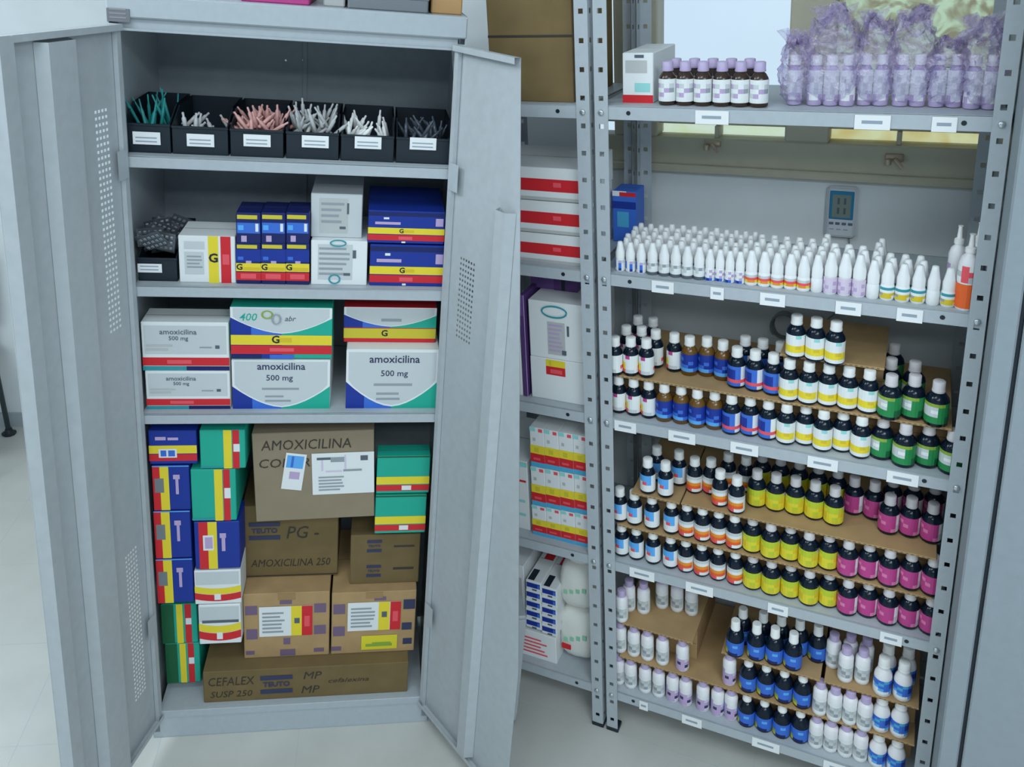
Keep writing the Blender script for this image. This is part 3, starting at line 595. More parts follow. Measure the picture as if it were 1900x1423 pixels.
# ------------------------------------------------------------------ right: slotted-angle steel racks
WR_ = .8078; DR = .37; LIPS = [1.899, 1.4705, 1.0571, .5945, .124]; LH = .034; ZTOP = 2.62
TOPS = [z + LH for z in LIPS]
def rack(name, x0, x1, label, holes_from=.1):
    r = empty(name, 'R', ((x0 + x1) / 2, 0, 0), 0, label, 'rack'); cx = (x0 + x1) / 2; pw = .034
    def add(mb, nm, mats, par=None):
        mb.v = [(x - cx, y, z) for x, y, z in mb.v]; return mb.build(nm, mats, par or r)
    for sx in (0, 1):
        for sy in (0, 1):
            xo = x0 if sx == 0 else x1; dx = pw if sx == 0 else -pw     # outer corner; flanges run inwards
            yo = 0 if sy == 0 else DR; dy = pw if sy == 0 else -pw
            m = MB(); z = .012; pitch = .068
            xa, xb = sorted((xo, xo + dx)); hx0_, hx1_ = (xa + xb) / 2 - .006, (xa + xb) / 2 + .006
            ya, yb = sorted((yo, yo + dy)); hy0, hy1 = (ya + yb) / 2 - .006, (ya + yb) / 2 + .006
            zz = z
            while zz < ZTOP:
                z1 = min(zz + pitch, ZTOP); h0, h1 = zz + .028, zz + .040
                for yy in (yo, yo + (.002 if sy == 0 else -.002)):      # face along x
                    for q in ((xa, xb, zz, h0), (xa, xb, h1, z1), (xa, hx0_, h0, h1), (hx1_, xb, h0, h1)): m.poly([(q[0], yy, q[2]), (q[1], yy, q[2]), (q[1], yy, q[3]), (q[0], yy, q[3])], 0)
                for xx in (xo, xo + (.002 if sx == 0 else -.002)):
                    for q in ((ya, yb, zz, h0), (ya, yb, h1, z1), (ya, hy0, h0, h1), (hy1, yb, h0, h1)): m.poly([(xx, q[0], q[2]), (xx, q[1], q[2]), (xx, q[1], q[3]), (xx, q[0], q[3])], 0)
                zz = z1
            p = add(m, 'post', [RACK])
            f = MB(); f.box(xa - .002, xb + .002, ya - .002, yb + .002, 0, .014, 0, .002); add(f, 'foot_cap', [BLACKP], p)
    shelves = []
    for zt in TOPS:
        m = MB(); y0_, y1_ = .003, DR - .003; xa, xb = x0 + .003, x1 - .003
        m.box(xa, xb, y0_, y1_, zt - .003, zt); m.box(xa, xb, y0_, y0_ + .003, zt - LH, zt, 0, .0008); m.box(xa, xb, y1_ - .003, y1_, zt - LH, zt)
        m.box(xa, xb, y0_ + .003, y0_ + .014, zt - LH, zt - LH + .002); m.box(xa, xb, y1_ - .014, y1_ - .003, zt - LH, zt - LH + .002)
        m.box(xa, xa + .003, y0_, y1_, zt - LH, zt); m.box(xb - .003, xb, y0_, y1_, zt - LH, zt)
        s = add(m, 'shelf', [RACK]); shelves.append(s)
        for xx in (x0 + pw / 2, x1 - pw / 2):
            b = MB(); b.lathe([(.0075, 0), (.0075, .003), (.005, .005)], 8); b.v = [(xx + x, -.0005 - z, zt - LH / 2 + y) for x, y, z in b.v]; add(b, 'bolt', [CHROME], s)
        for xx in (x0 + pw + .05, x1 - pw - .05):
            b = MB(); b.lathe([(.0055, 0), (.0055, .0006)], 8); b.v = [(xx + x, y0_ - .0004 - z, zt - LH / 2 + y) for x, y, z in b.v]; add(b, 'slot', [BLACKP], s)
    return r, shelves, cx
rk, shv, rcx = rack('steel_rack', -.034, WR_ + .036, 'grey slotted-angle steel rack of medicine bottles in front of the window')
def tags(si, rects):
    z = TOPS[si]
    for (u0, v0, u1, v1) in rects:
        a = unp('R', u0, (v0 + v1) / 2, 1, 0); b = unp('R', u1, (v0 + v1) / 2, 1, 0); zc = z - LH * .62; h = .0155
        m = MB(); m.box(a.x - rcx, b.x - rcx, .0006, .0018, zc - h, zc + h)
        w = b.x - a.x; m.box(a.x - rcx + w * .2, b.x - rcx - w * .22, .0002, .0007, zc - .003, zc + .004, 1); m.build('name_tag', [TAG, INKG], shv[si])
tags(0, [(1290, 198, 1352, 220), (1585, 220, 1652, 242), (1728, 226, 1775, 250)])
tags(1, [(1209, 515, 1250, 535), (1318, 531, 1343, 550), (1410, 540, 1457, 565), (1550, 563, 1598, 585), (1663, 580, 1712, 600)])
tags(2, [(1140, 780, 1180, 798), (1240, 800, 1290, 820), (1355, 822, 1407, 845), (1498, 845, 1555, 872), (1645, 875, 1705, 897)])
tags(3, [(1168, 1060, 1214, 1082), (1272, 1085, 1323, 1110), (1424, 1125, 1462, 1148), (1632, 1176, 1674, 1198)])
tags(4, [(1186, 1305, 1202, 1318), (1265, 1330, 1302, 1348), (1395, 1365, 1447, 1392), (1528, 1400, 1590, 1423)])
xl0 = unp('R', 880, 700, 1, 0).x
rk2, shv2, rcx2 = rack('steel_rack', xl0, -.047, 'grey steel rack of cartons, partly hidden by the open cabinet door')

# ------------------------------------------------------------------ bottles
BT = {}
def art_label(r, z0, z1, art, seg=12, span=3.6):   # label wrapped round the front of a bottle, painted cell by cell
    rows = len(art); mats = []; m = MB(); rr = r + .0004
    for j, row in enumerate(art):
        za = z1 - (z1 - z0) * j / rows; zb = z1 - (z1 - z0) * (j + 1) / rows; n = len(row); sub = max(1, round(seg / n))
        for i, ch in enumerate(row):
            mm = pm(ch)
            if mm not in mats: mats.append(mm)
            for k in range(sub):
                t0 = -span / 2 + span * (i + k / sub) / n; t1 = -span / 2 + span * (i + (k + 1) / sub) / n
                P = lambda t, z: (rr * math.sin(t), -rr * math.cos(t), z)
                m.poly([P(t0, zb), P(t1, zb), P(t1, za), P(t0, za)], mats.index(mm), True)
    me = m.mesh('paper_label', mats); return me
def bottle_type(key, r, h, glass, cap, capr, caph, lz, art, shoulder=.022, neck=.5, cone=False, desc='', ribs=False):
    bh = h - caph; parts = []
    m = MB(); m.lathe([(r * .86, 0), (r, .003), (r, bh - shoulder), (r * .93, bh - shoulder * .7), (r * (neck + .18), bh - shoulder * .3), (r * neck, bh - shoulder * .15), (r * neck, bh + .002)], 16)
    parts.append(('body', m.mesh('bottle_body', [glass])))
    m = MB()
    if cone: m.lathe([(capr, 0), (capr, caph * .36), (capr * .9, caph * .44), (capr * .66, caph * .76), (capr * .52, caph * .97), (capr * .36, caph)], 10, 0, (0, 0, bh - .002))
    else: m.lathe([(capr * .96, 0), (capr, .001), (capr, caph * .2), (capr * .95, caph * .22), (capr * .95, caph * .93), (capr * .82, caph)], 14, 0, (0, 0, bh - .002))
    parts.append(('cap', m.mesh('bottle_cap', [cap])))
    if art: parts.append(('paper_label', art_label(r, lz[0], lz[1], art)))
    BT[key] = (parts, r, desc)
bottle_type('A', .0205, .109, GLASSD, CAPW, 0.0141, .025, (.010, .060), ['WWMWWW', 'YWWWWW', 'YYWWWW', 'rYWWWr', 'rrwwWW'], desc='dark bottle with white and pink label')
bottle_type('B', .0218, .109, GLASSA, CAPW, 0.0141, .025, (.013, .062), ['BBBBBB', 'BbBBBB', 'BBBbBB', 'bbbBBB', 'LLLLbb'], desc='amber bottle with bright blue label')
bottle_type('C', .0225, .110, GLASSD, CAPW, 0.0143, .025, (.008, .062), ['bbbbWW', 'bBBbWW', 'bBBbWW', 'bBBbWW', 'rrrrrr', 'bbbbWW'], desc='dark bottle with blue and red label')
bottle_type('D', .0224, .110, GLASSD, CAPW, 0.0141, .023, (.008, .062), ['tWWtWW', 'WWWWWW', 'WWWWWW', 'YYYeYW', 'YYYYYW', 'WWWWWW'], desc='dark bottle with white and yellow label')
bottle_type('E', .0258, .1105, GLASSD, CAPG, 0.0145, .027, (.010, .060), ['nnnnDD', 'wwwDDD', 'wwWDDD', 'xwwDDD', 'DDDDdd', 'DDDDdd'], desc='dark bottle with green label')
bottle_type('F', .0210, .106, GLASSD, CAPW, 0.0141, .025, (.010, .060), ['WLLLWW', 'WLLLWW', 'WWrLWW', 'WWWWWW', 'WWWWWW'], desc='dark bottle with sky blue label')
bottle_type('G', .0214, .106, GLASSD, CAPW, 0.0141, .023, (.008, .054), ['wwwwww', 'WWWWWW', 'OOOOOW', 'oooooW', 'WrrWWW'], desc='dark bottle with white and orange label')
bottle_type('H', .0242, .106, GLASSD, CAPG, 0.0141, .024, (.008, .056), ['EEEEEp', 'zzEEyz', 'zezzez', 'yezEzz', 'zzzyzz'], desc='dark bottle with yellow green label')
bottle_type('I', .0242, .107, GLASSD, CAPG, 0.0141, .026, (.010, .058), ['mMMMMWw', 'MmMMMWw', 'MMmMMWw', 'mMMMMww', 'MMMMmww'], desc='dark bottle with magenta label')
bottle_type('J', .0188, .108, PLW, CAPL, .0135, .020, (.008, .060), ['WWWWWW', 'wgwxwW', 'wxgwxW', 'WwxgwW', 'WWWWWW'], desc='white plastic bottle with lilac cap', shoulder=.012)
bottle_type('K', .0188, .108, PLW, CAPL, .0135, .020, (.006, .056), ['LpWWWW', 'spppPW', 'Lpqppp', 'spppqp', 'WpppPW'], desc='white bottle with blue lilac label', shoulder=.012)
bottle_type('L', .0240, .113, GLASSD, CAPW, .0130, .030, (.008, .050), ['bbbbbb', 'bbbLbb', 'nbbbbb', 'ynbbbb', 'yyNNbb'], desc='dark bottle with vivid blue label')
bottle_type('M', .0225, .114, PLW, CAPW, .0150, .030, (.010, .052), ['bbbsbb', 'bbsbBB', 'WLbbBB', 'WWLbbB', 'WWWWLb'], desc='tall white bottle with slanting blue label', shoulder=.03)
bottle_type('Z', .0205, .103, GLASSB, CAPL, .0135, .022, (.010, .062), ['WWWWWW', 'WpwWwW', 'wWWpgW', 'WwpWWW', 'WWWWWW'], desc='brown glass bottle with white label and lilac cap')
DW = mat('dropper_white_plastic', (200, 218, 230), .35)
bottle_type('N', .0126, .080, DW, DW, .0122, .044, (.003, .030), ['wbWpwW', 'WbWbWW', 'WbWbWW', 'WWWBWW'], shoulder=.008, neck=.7, cone=True, desc='white dropper bottle with lilac stripes')
bottle_type('P', .0143, .084, DW, DW, .0132, .046, (.001, .032), ['ggwgww', 'WWwWWW', 'WWWWWW', 'kkkkkk'], shoulder=.008, neck=.7, cone=True, desc='white dropper bottle with dark base line')
bottle_type('Q', .0118, .082, DW, DW, .0112, .046, (.002, .030), ['PWWpWW', 'WpWWpW', 'pWWpWW', 'bbBbWW'], shoulder=.008, neck=.7, cone=True, desc='white dropper bottle with violet print')
bottle_type('U', .0147, .088, DW, DW, .0136, .050, (.003, .028), ['wxwwxw', 'rorrro', 'OYOOYO', 'WWWWWW'], shoulder=.008, neck=.7, cone=True, desc='white dropper bottle with orange bands')
bottle_type('X', .0150, .102, DW, DW, .0146, .056, (.005, .042), ['PPPPPP', 'PpPPpP', 'PPpPPP', 'PpPPpP'], shoulder=.008, neck=.7, cone=True, desc='white dropper bottle with lilac label')
bottle_type('y', .0155, .090, DW, DW, .0140, .050, (.006, .032), ['tTTTTt', 'WWWWWW', 'xgeeyx', 'WeyeWW'], shoulder=.008, neck=.7, cone=True, desc='white dropper bottle with teal and yellow label')
bottle_type('p', .0140, .092, DW, DW, .0132, .054, (.005, .03), None, shoulder=.008, neck=.7, cone=True, desc='plain white dropper bottle')
SHN = ['top', 'second', 'third', 'fourth', 'bottom']
PEND = []
def put(key, x, Y, z, label, group, rz=None): PEND.append([key, x, Y, z, label, group, rz])
def flush_bottles():      # nudge neighbours apart so that no two bottles share space, then build every bottle as its own thing
    zs = sorted(set(round(p[3], 3) for p in PEND))
    for z in zs:
        L = [p for p in PEND if abs(p[3] - z) < .0006]
        R = [BT[p[0]][1] + .0004 for p in L]; home = [(p[1], p[2]) for p in L]
        for it in range(60):
            mv = False
            for i in range(len(L)):
                for j in range(i):
                    dx, dy = L[i][1] - L[j][1], L[i][2] - L[j][2]; m = R[i] + R[j]
                    if abs(dx) < m and abs(dy) < m:
                        d = math.hypot(dx, dy)
                        if d < m - .0002:
                            mv = True
                            if d < 1e-4: dx, dy, d = .001, .001, .0014
                            k = (m - d) / d * .5
                            fx, fy = dx * k, dy * k
                            if abs(dx) > abs(dy): fy += .04 * abs(fx) * (1 if L[i][2] >= L[j][2] else -1)
                            L[i][1] += fx; L[i][2] += fy; L[j][1] -= fx; L[j][2] -= fy
            for p, r in zip(L, R): p[1] = min(max(p[1], r - .03), WR_ + .03 - r); p[2] = max(p[2], r + .006)
            if not mv: break
    for key, x, Y, z, label, group, rz in PEND:
        o = empty('dropper_bottle' if key in 'NPQUXyp' else 'medicine_bottle', 'R', (x, Y, z), (random.random() - .5) * .35 if rz is None else rz, label, 'bottle', group)
        for nm, me in BT[key][0]:
            c = bpy.data.objects.new(nm, me); COL.objects.link(c); c.parent = o
def run(si, row, plane, items, zfix=None):
    """items: list of (type, [(u,v)...]); plane ('y',Y): row centre depth -> mean height; ('z',z): bases resting at z"""
    zs = []
    if plane[0] == 'y' and zfix is None:
        for key, pts in items:
            for u, v in pts: zs.append(unp('R', u, v, 1, plane[1] - BT[key][1]).z)
        z = sum(zs) / len(zs)
    else: z = zfix if zfix is not None else plane[1]
    for key, pts in items:
        r = BT[key][1]
        for i, (u, v) in enumerate(pts):
            if plane[0] == 'y': q = unp('R', u, v, 1, plane[1] - r); x, Y = q.x, plane[1]
            else: q = unp('R', u, v, 2, z); x, Y = q.x, q.y + r
            lab = BT[key][2]
            if len(pts) > 1: lab += ', %s from left' % ORD[i + 1]
            put(key, x, Y, z, lab + ', %s, %s shelf' % (row, SHN[si]), '%s row bottles' % SHN[si] if False else 'bottles on the %s shelf' % SHN[si])
    return z
def behind(si, key, row, pts, z, dY):   # bottles standing right behind others, seen only by their caps
    for i, (u, v, Y) in enumerate(pts): pass
RIS = []
def riser(label, zb, xa, xb, z, ya=.024, yb=.345, box=(.09, .34)):
    # a cardboard sheet lying on the bottles below, backed by a cardboard box behind them
    t = .006; w = xb - xa; ct = z - zb - .0006
    o = empty('cardboard_riser', 'R', ((xa + xb) / 2, 0, zb + .0003), 0, label, 'riser')
    m = MB(); m.box(-w / 2, w / 2, ya, yb, ct - t, ct, 0, .0008)
    n = int(w / .012)
    for k in range(n): m.box(-w / 2 + .004 + k * .012, -w / 2 + .010 + k * .012, ya - .0004, ya + .001, ct - t + .002, ct - .002, 1)
    m.build('sheet', [CARD, mat('cardboard_seam', (90, 80, 60), .8)], o)
    m = MB(); m.box(-w / 2 + .002, w / 2 - .002, box[0], box[1], 0, ct - t - .0004, 0, .0015); m.box(-w / 2 + .004, w / 2 - .004, box[0] - .0005, box[0] + .001, (ct - t) * .5, (ct - t) * .5 + .0012, 1)
    m.build('box', [CARD, MC['cardboard_seam']], o); return o
ux = lambda u, v, Y: unp('R', u, v, 1, Y).x
# --- third shelf: two layers, the upper one on a cardboard sheet over the lower
z3 = TOPS[2]
run(2, 'front row', ('y', .045), [('A', [(1147, 774), (1173, 774), (1201, 778)]), ('B', [(1232, 785), (1262, 787), (1290, 795), (1322, 802)]), ('C', [(1355, 803), (1387, 810), (1422, 816)]),
    ('D', [(1457, 824), (1489, 831), (1523, 837), (1558, 843), (1595, 850)]), ('E', [(1635, 862), (1676, 869), (1717, 875), (1755, 884)])], z3)
z32 = z3 + .117
run(2, 'upper layer', ('z', z32), [('A', [(1140, 698), (1165, 699), (1194, 702)]), ('B', [(1278, 698), (1307, 701), (1331, 706)]), ('C', [(1364, 722), (1396, 728), (1429, 735)]), ('D', [(1467, 748), (1500, 753), (1535, 758), (1572, 764), (1606, 770)]), ('E', [(1643, 778), (1686, 783), (1726, 792)])])
run(2, 'behind in upper layer', ('z', z32), [('A', [(1160, 676), (1186, 678), (1212, 684), (1250, 692)]), ('C', [(1379, 700), (1411, 706), (1442, 712)]), ('E', [(1648, 748), (1690, 754)])])
run(2, 'rear of upper layer', ('z', z32), [('A', [(1180, 656), (1208, 660)]), ('E', [(1653, 718)])])
riser('long cardboard sheet and box under the upper layer of bottles, third shelf', z3, .002, WR_ - .002, z32, .026)
z33 = z32 + .116
run(2, 'topmost', ('z', z33), [('D', [(1474, 667), (1509, 673), (1544, 680)])])
xa, xb = ux(1447, 680, .06), ux(1640, 700, .06)
riser('small cardboard sheet raising three yellow-label bottles, third shelf', z32, xa, xb, z33, .05, .30, (.10, .295))
# --- fourth shelf: three layers
z4 = TOPS[3]
run(3, 'front row', ('y', .045), [('F', [(1150, 1040), (1177, 1047), (1208, 1053), (1241, 1060)]), ('G', [(1268, 1070), (1298, 1077), (1328, 1085), (1362, 1094)]),
    ('H', [(1397, 1104), (1432, 1110), (1465, 1117), (1500, 1128), (1533, 1139)]), ('I', [(1567, 1143), (1605, 1153), (1643, 1159), (1678, 1171), (1712, 1176)])], z4)
z42 = z4 + .1125
run(3, 'second layer', ('y', .048), [('F', [(1147, 979), (1173, 983), (1206, 991), (1246, 994)]), ('G', [(1270, 1005), (1302, 1010), (1331, 1016), (1362, 1027)]),
    ('H', [(1393, 1030), (1428, 1039), (1463, 1047), (1496, 1055), (1532, 1065)]), ('I', [(1569, 1072), (1608, 1080), (1643, 1089), (1681, 1098), (1716, 1108)])], z42)
riser('long cardboard sheet and box under the second layer, fourth shelf', z4, .002, WR_ - .002, z42, .022)
z43 = z42 + .1125
run(3, 'top layer', ('z', z43), [('F', [(1198, 918), (1231, 925)]), ('G', [(1332, 942), (1363, 955)]), ('H', [(1404, 944), (1437, 951), (1471, 958), (1505, 966), (1540, 976)]), ('I', [(1648, 994), (1686, 1000), (1723, 1010)])])
run(3, 'behind in top layer', ('z', z43), [('F', [(1215, 894), (1256, 903)]), ('G', [(1287, 917), (1313, 919)]), ('I', [(1581, 957), (1615, 966)])])
run(3, 'rear of top layer', ('z', z43), [('G', [(1347, 908), (1380, 915)]), ('H', [(1412, 910), (1446, 917), (1479, 924), (1513, 932), (1547, 941)]), ('I', [(1653, 958), (1691, 965), (1728, 972)])])
xm = ux(1256, 950, .03)
riser('cardboard sheet and box under the top layer at right, fourth shelf', z42, xm + .012, WR_ - .002, z43, .026)
riser('small cardboard sheet raising sky-blue bottles at left, fourth shelf', z42, ux(1172, 930, .03), xm + .008, z43, .024)
# --- bottom shelf: layers on cardboard
z5 = TOPS[4]
run(4, 'front row', ('y', .042), [('J', [(1145, 1277), (1167, 1284), (1194, 1288), (1219, 1292)]), ('K', [(1245, 1305), (1269, 1309), (1301, 1321), (1329, 1327), (1353, 1337)]),
    ('L', [(1386, 1351), (1418, 1356), (1445, 1363), (1482, 1376)]), ('M', [(1628, 1414), (1660, 1427)])], z5)
run(4, 'right front row', ('y', .040), [('J', [(1508, 1382), (1537, 1393), (1565, 1397), (1593, 1408)])], z5)
z52 = z5 + .120
run(4, 'second layer', ('y', .046), [('J', [(1148, 1220), (1173, 1227), (1198, 1231), (1226, 1242)]), ('L', [(1385, 1287), (1418, 1295), (1451, 1302), (1484, 1313)]), ('M', [(1633, 1362), (1664, 1372)])], z52)
run(4, 'second layer at left', ('y', .046), [('K', [(1263, 1249)])], z52)
run(4, 'second layer, beside blue labels', ('y', .046), [('K', [(1350, 1278)])], z52)
run(4, 'right second layer', ('z', z52), [('J', [(1520, 1330), (1545, 1340), (1573, 1347), (1601, 1358)])])
riser('long cardboard sheet and box under the second layer, bottom shelf', z5, .002, WR_ - .002, z52, .020)
z53 = z52 + .120
run(4, 'top layer', ('z', z53), [('J', [(1150, 1156)]), ('L', [(1360, 1221), (1400, 1228), (1433, 1236), (1467, 1246)]), ('M', [(1635, 1294), (1672, 1303)])])
run(4, 'right top layer', ('z', z53), [('J', [(1566, 1268), (1597, 1272)])])
run(4, 'left rear of top layer', ('z', z53), [('J', [(1164, 1136), (1191, 1141), (1225, 1131), (1253, 1137), (1280, 1144)])])
run(4, 'behind in top layer', ('z', z53), [('L', [(1374, 1198), (1412, 1206), (1448, 1213), (1483, 1222), (1508, 1230)]), ('M', [(1643, 1268), (1680, 1275)])])
run(4, 'right rear of top layer', ('z', z53), [('J', [(1541, 1241), (1574, 1244), (1604, 1251)])])
riser('cardboard sheet and box under lilac-cap bottles at left, bottom shelf', z52, .002, ux(1286, 1180, .03), z53, .024)
riser('cardboard sheet and box under the top blue-label bottles, bottom shelf', z52, ux(1338, 1250, .03), ux(1522, 1262, .03), z53, .022)
riser('cardboard sheet and box at the right end of bottom shelf', z52, ux(1527, 1290, .03), WR_ - .002, z53, .022)
# --- second shelf: rows of dropper bottles
z2 = TOPS[1]
FR = [('N', [1148, 1167, 1187], 'N'), ('P', [1208, 1230, 1253, 1276, 1297], 'P'), ('Q', [1315, 1332, 1349, 1366], 'Q'), ('U', [1395, 1418, 1441, 1465, 1489], 'U'), ('X', [1535, 1563, 1591], 'X'), ('p', [1511, 1618], 'p'), ('y', [1643, 1671, 1700, 1753], 'y')]
for rw in range(6):
    for key, us, _ in FR:
        if key in 'Xy' and rw > 2: continue
        for i, u in enumerate(us):
            if key in 'U' and rw > 4: continue
            if rw and key == 'y' and i == 3: continue
            Y = .034 + .0325 * rw; v = 500 + (u - 1147) * .132
            x = unp('R', u, v, 1, .02).x + (rw % 2) * .006
            rn = ('front row', 'second row', 'third row', 'fourth row', 'fifth row', 'back row')[rw]
            put(key, x, Y, z2, '%s, %s from left, %s, second shelf' % (BT[key][2], ORD[i + 1], rn), 'dropper bottles on the second shelf')
x = unp('R', 1727, 576, 1, .02).x
put('p', x, .034, z2, 'plain white dropper bottle between teal ones, right end, second shelf', 'dropper bottles on the second shelf')
# spray bottle with orange label and two slim nozzle bottles at the right end
def spray(u, v, Y, r, hb, label, orange):
    q = unp('R', u, v, 1, Y - r); o = empty('spray_bottle', 'R', (q.x, Y, z2), 0, label, 'bottle')
    m = MB(); m.lathe([(r * .9, 0), (r, .003), (r, hb * .62), (r * .8, hb * .7), (r * .45, hb * .74), (r * .45, hb * .78)], 14); m.build('body', [PLW], o)
    m = MB(); m.lathe([(r * .55, hb * .76), (r * .55, hb * .82), (r * .3, hb * .84), (r * .22, hb * .98), (r * .3, hb)], 10); m.build('nozzle', [CAPW], o)
    if orange:
        me = art_label(r, .006, hb * .36, ['FFFFFF', 'FoFFoF', 'FFFFFF'], 12, 4.2); c = bpy.data.objects.new('orange_label', me); COL.objects.link(c); c.parent = o; c['label'] = 'orange label'
        me = art_label(r, hb * .38, hb * .6, ['WWrWWW', 'WxrrWW', 'WWrxWW'], 12, 4.2); c = bpy.data.objects.new('paper_label', me); COL.objects.link(c); c.parent = o
    else:
        me = art_label(r, .01, hb * .5, ['WpWWpW', 'WWpWWW', 'pWWpWW'], 12, 4.2); c = bpy.data.objects.new('paper_label', me); COL.objects.link(c); c.parent = o
spray(1789, 586, .03, .0215, .17, 'white bottle with orange label standing beside the right post, second shelf', True)
spray(1768, 560, .085, .0185, .17, 'white slim-nozzle bottle behind the orange-label one, left', False)
spray(1804, 565, .085, .0185, .18, 'white slim-nozzle bottle behind the orange-label one, right', False)
# blue box standing at the left end of the second shelf, white carton at left of the top shelf
carton('medicine_carton', 'blue carton with red and white top at left behind droppers, second shelf', BX, 'R', (1137, 355, 1180, 470), .25, .08, 'b', [('W', (0, .9, .6, 1)), ('R', (.3, .9, 1, .98)), ('B', (0, .66, 1, .8)), ('s', (.2, .3, .7, .6))], z0=z2)
z1 = TOPS[0]
carton('medicine_carton', 'white carton with red foot at left end of top shelf', BX, 'R', (1155, 98, 1212, 190), .05, .2, 'W', [('R', (0, 0, 1, .16)), ('t', (.4, .22, .9, .4)), ('x', (.1, .6, .8, .85)), ('k', (.4, .9, .7, .96))], z0=z1)
# --- top shelf: brown bottles and lilac bags
run(0, 'front row', ('y', .04), [('Z', [(1236, 190), (1267, 192), (1298, 194), (1336, 197), (1369, 199), (1404, 202)])], z1)
run(0, 'row behind', ('y', .095), [('Z', [(1250, 186), (1284, 188), (1318, 190), (1352, 193), (1386, 195)])], z1)
BAGM = bpy.data.materials.new('lilac_film'); BAGM.use_nodes = True
nt = BAGM.node_tree; nt.nodes.clear(); out = nt.nodes.new('ShaderNodeOutputMaterial'); tr = nt.nodes.new('ShaderNodeBsdfTransparent'); di = nt.nodes.new('ShaderNodeBsdfDiffuse'); gl = nt.nodes.new('ShaderNodeBsdfGlossy'); tl = nt.nodes.new('ShaderNodeBsdfTranslucent')
mx1, mx2, mx3 = [nt.nodes.new('ShaderNodeMixShader') for _ in range(3)]
tr.inputs[0].default_value = (.93, .92, .99, 1); di.inputs[0].default_value = (*alb(190, 184, 222), 1); tl.inputs[0].default_value = (.78, .74, .92, 1); gl.inputs[0].default_value = (.9, .92, 1, 1); gl.inputs[1].default_value = .18
tc = nt.nodes.new('ShaderNodeTexCoord'); nz = nt.nodes.new('ShaderNodeTexNoise'); nz.inputs['Scale'].default_value = 60; nz.inputs['Detail'].default_value = 5; bp = nt.nodes.new('ShaderNodeBump'); bp.inputs['Distance'].default_value = .012; bp.inputs['Strength'].default_value = 1
nt.links.new(tc.outputs['Object'], nz.inputs['Vector']); nt.links.new(nz.outputs['Fac'], bp.inputs['Height'])
for s in (di, gl, tl): nt.links.new(bp.outputs[0], s.inputs['Normal'])
mx1.inputs[0].default_value = .5; nt.links.new(di.outputs[0], mx1.inputs[1]); nt.links.new(tl.outputs[0], mx1.inputs[2])
mx2.inputs[0].default_value = .25; nt.links.new(mx1.outputs[0], mx2.inputs[1]); nt.links.new(gl.outputs[0], mx2.inputs[2])
rp = nt.nodes.new('ShaderNodeMapRange'); rp.inputs[1].default_value = .35; rp.inputs[2].default_value = .65; rp.inputs[3].default_value = .10; rp.inputs[4].default_value = .55; nt.links.new(nz.outputs['Fac'], rp.inputs[0])
nt.links.new(rp.outputs[0], mx3.inputs[0]); nt.links.new(tr.outputs[0], mx3.inputs[1]); nt.links.new(mx2.outputs[0], mx3.inputs[2]); nt.links.new(mx3.outputs[0], out.inputs[0])
def bag(u0, u1, vtop, Y, dep, label, nb):
    xa, xb = ux(u0, 210, Y), ux(u1, 210, Y); w = (xb - xa) * 1.02; h = unp('R', (u0 + u1) / 2, vtop, 1, Y).z - z1
    bm = bmesh.new(); bmesh.ops.create_uvsphere(bm, u_segments=26, v_segments=22, radius=1)
    for v in bm.verts:
        c = v.co; t = (c.z + 1) / 2
        k = 1.0 if t < .6 else 1.0 - .28 * ((t - .6) / .4) ** 1.5
        sx = math.copysign(abs(c.x) ** .55, c.x) * k; sy = math.copysign(abs(c.y) ** .55, c.y) * (k if t < .5 else k * .9)
        zz = t ** .85 * h * (1 + .10 * math.sin(7 * c.x + 3 * c.y + u0) * (t > .8))
        jit = .008 if t > .12 else .002
        v.co = Vector((sx * w / 2 + random.uniform(-jit, jit), dep / 2 + sy * dep / 2 + random.uniform(-jit, jit), max(.0008, zz + random.uniform(-jit, jit))))
    m = MB(); m.addbm(bm, 0, True); bm.free()
    o = m.build('plastic_bag', [BAGM], None, 'R', Matrix.Translation(((xa + xb) / 2, Y, z1))); tag(o, label, 'bag', 'lilac bags on the top shelf')
    # twisted film tuft at the mouth
    t = MB()
    for k in range(7):
        a = random.uniform(-.9, .9); L = random.uniform(.02, .05); b = random.uniform(-.25, .25) * w
        t.poly([(b - .012, dep * .5, h * .9), (b + .012, dep * .52, h * .9), (b + .012 + a * L, dep * .45 + random.uniform(-.02, .02), h * .9 + L), (b - .016 + a * L, dep * .5 + random.uniform(-.02, .02), h * .9 + L * .8)], 0)
    t.build('twisted_mouth', [BAGM], o)
    for i in range(nb):
        x = (xa + xb) / 2 - w * .36 + w * .72 * (i + .5) / nb
        ob = put('V', x, Y + dep * .30, z1 + .0015, 'white-labelled bottle inside lilac bag, %s' % (BAGPOS % ORD[i + 1]), 'bagged bottles on the top shelf')
bottle_type('V', .0165, .112, mat('lilac_grey_bottle', (150, 152, 196), .3), CAPW, .0125, .022, (.012, .078), ['WWWWWW', 'WWwWwW', 'wWWwWW', 'WWWwWW', 'WpWWpW'], desc='lilac bottle')
for i, (u0, u1, vt, Y, n) in enumerate(((1438, 1496, 78, .03, 1), (1484, 1588, 30, .03, 3), (1574, 1654, 44, .045, 2), (1640, 1726, 32, .03, 2), (1712, 1792, 84, .045, 2), (1780, 1860, 52, .03, 2))):
    BAGPOS = '%%s from left, %s bag from left' % ORD[i + 1]
    bag(u0, u1, vt, Y, .15 if i != 3 else .2, 'crinkled lilac plastic bag of bottles, %s from left on top shelf' % ORD[i + 1], n)
flush_bottles()
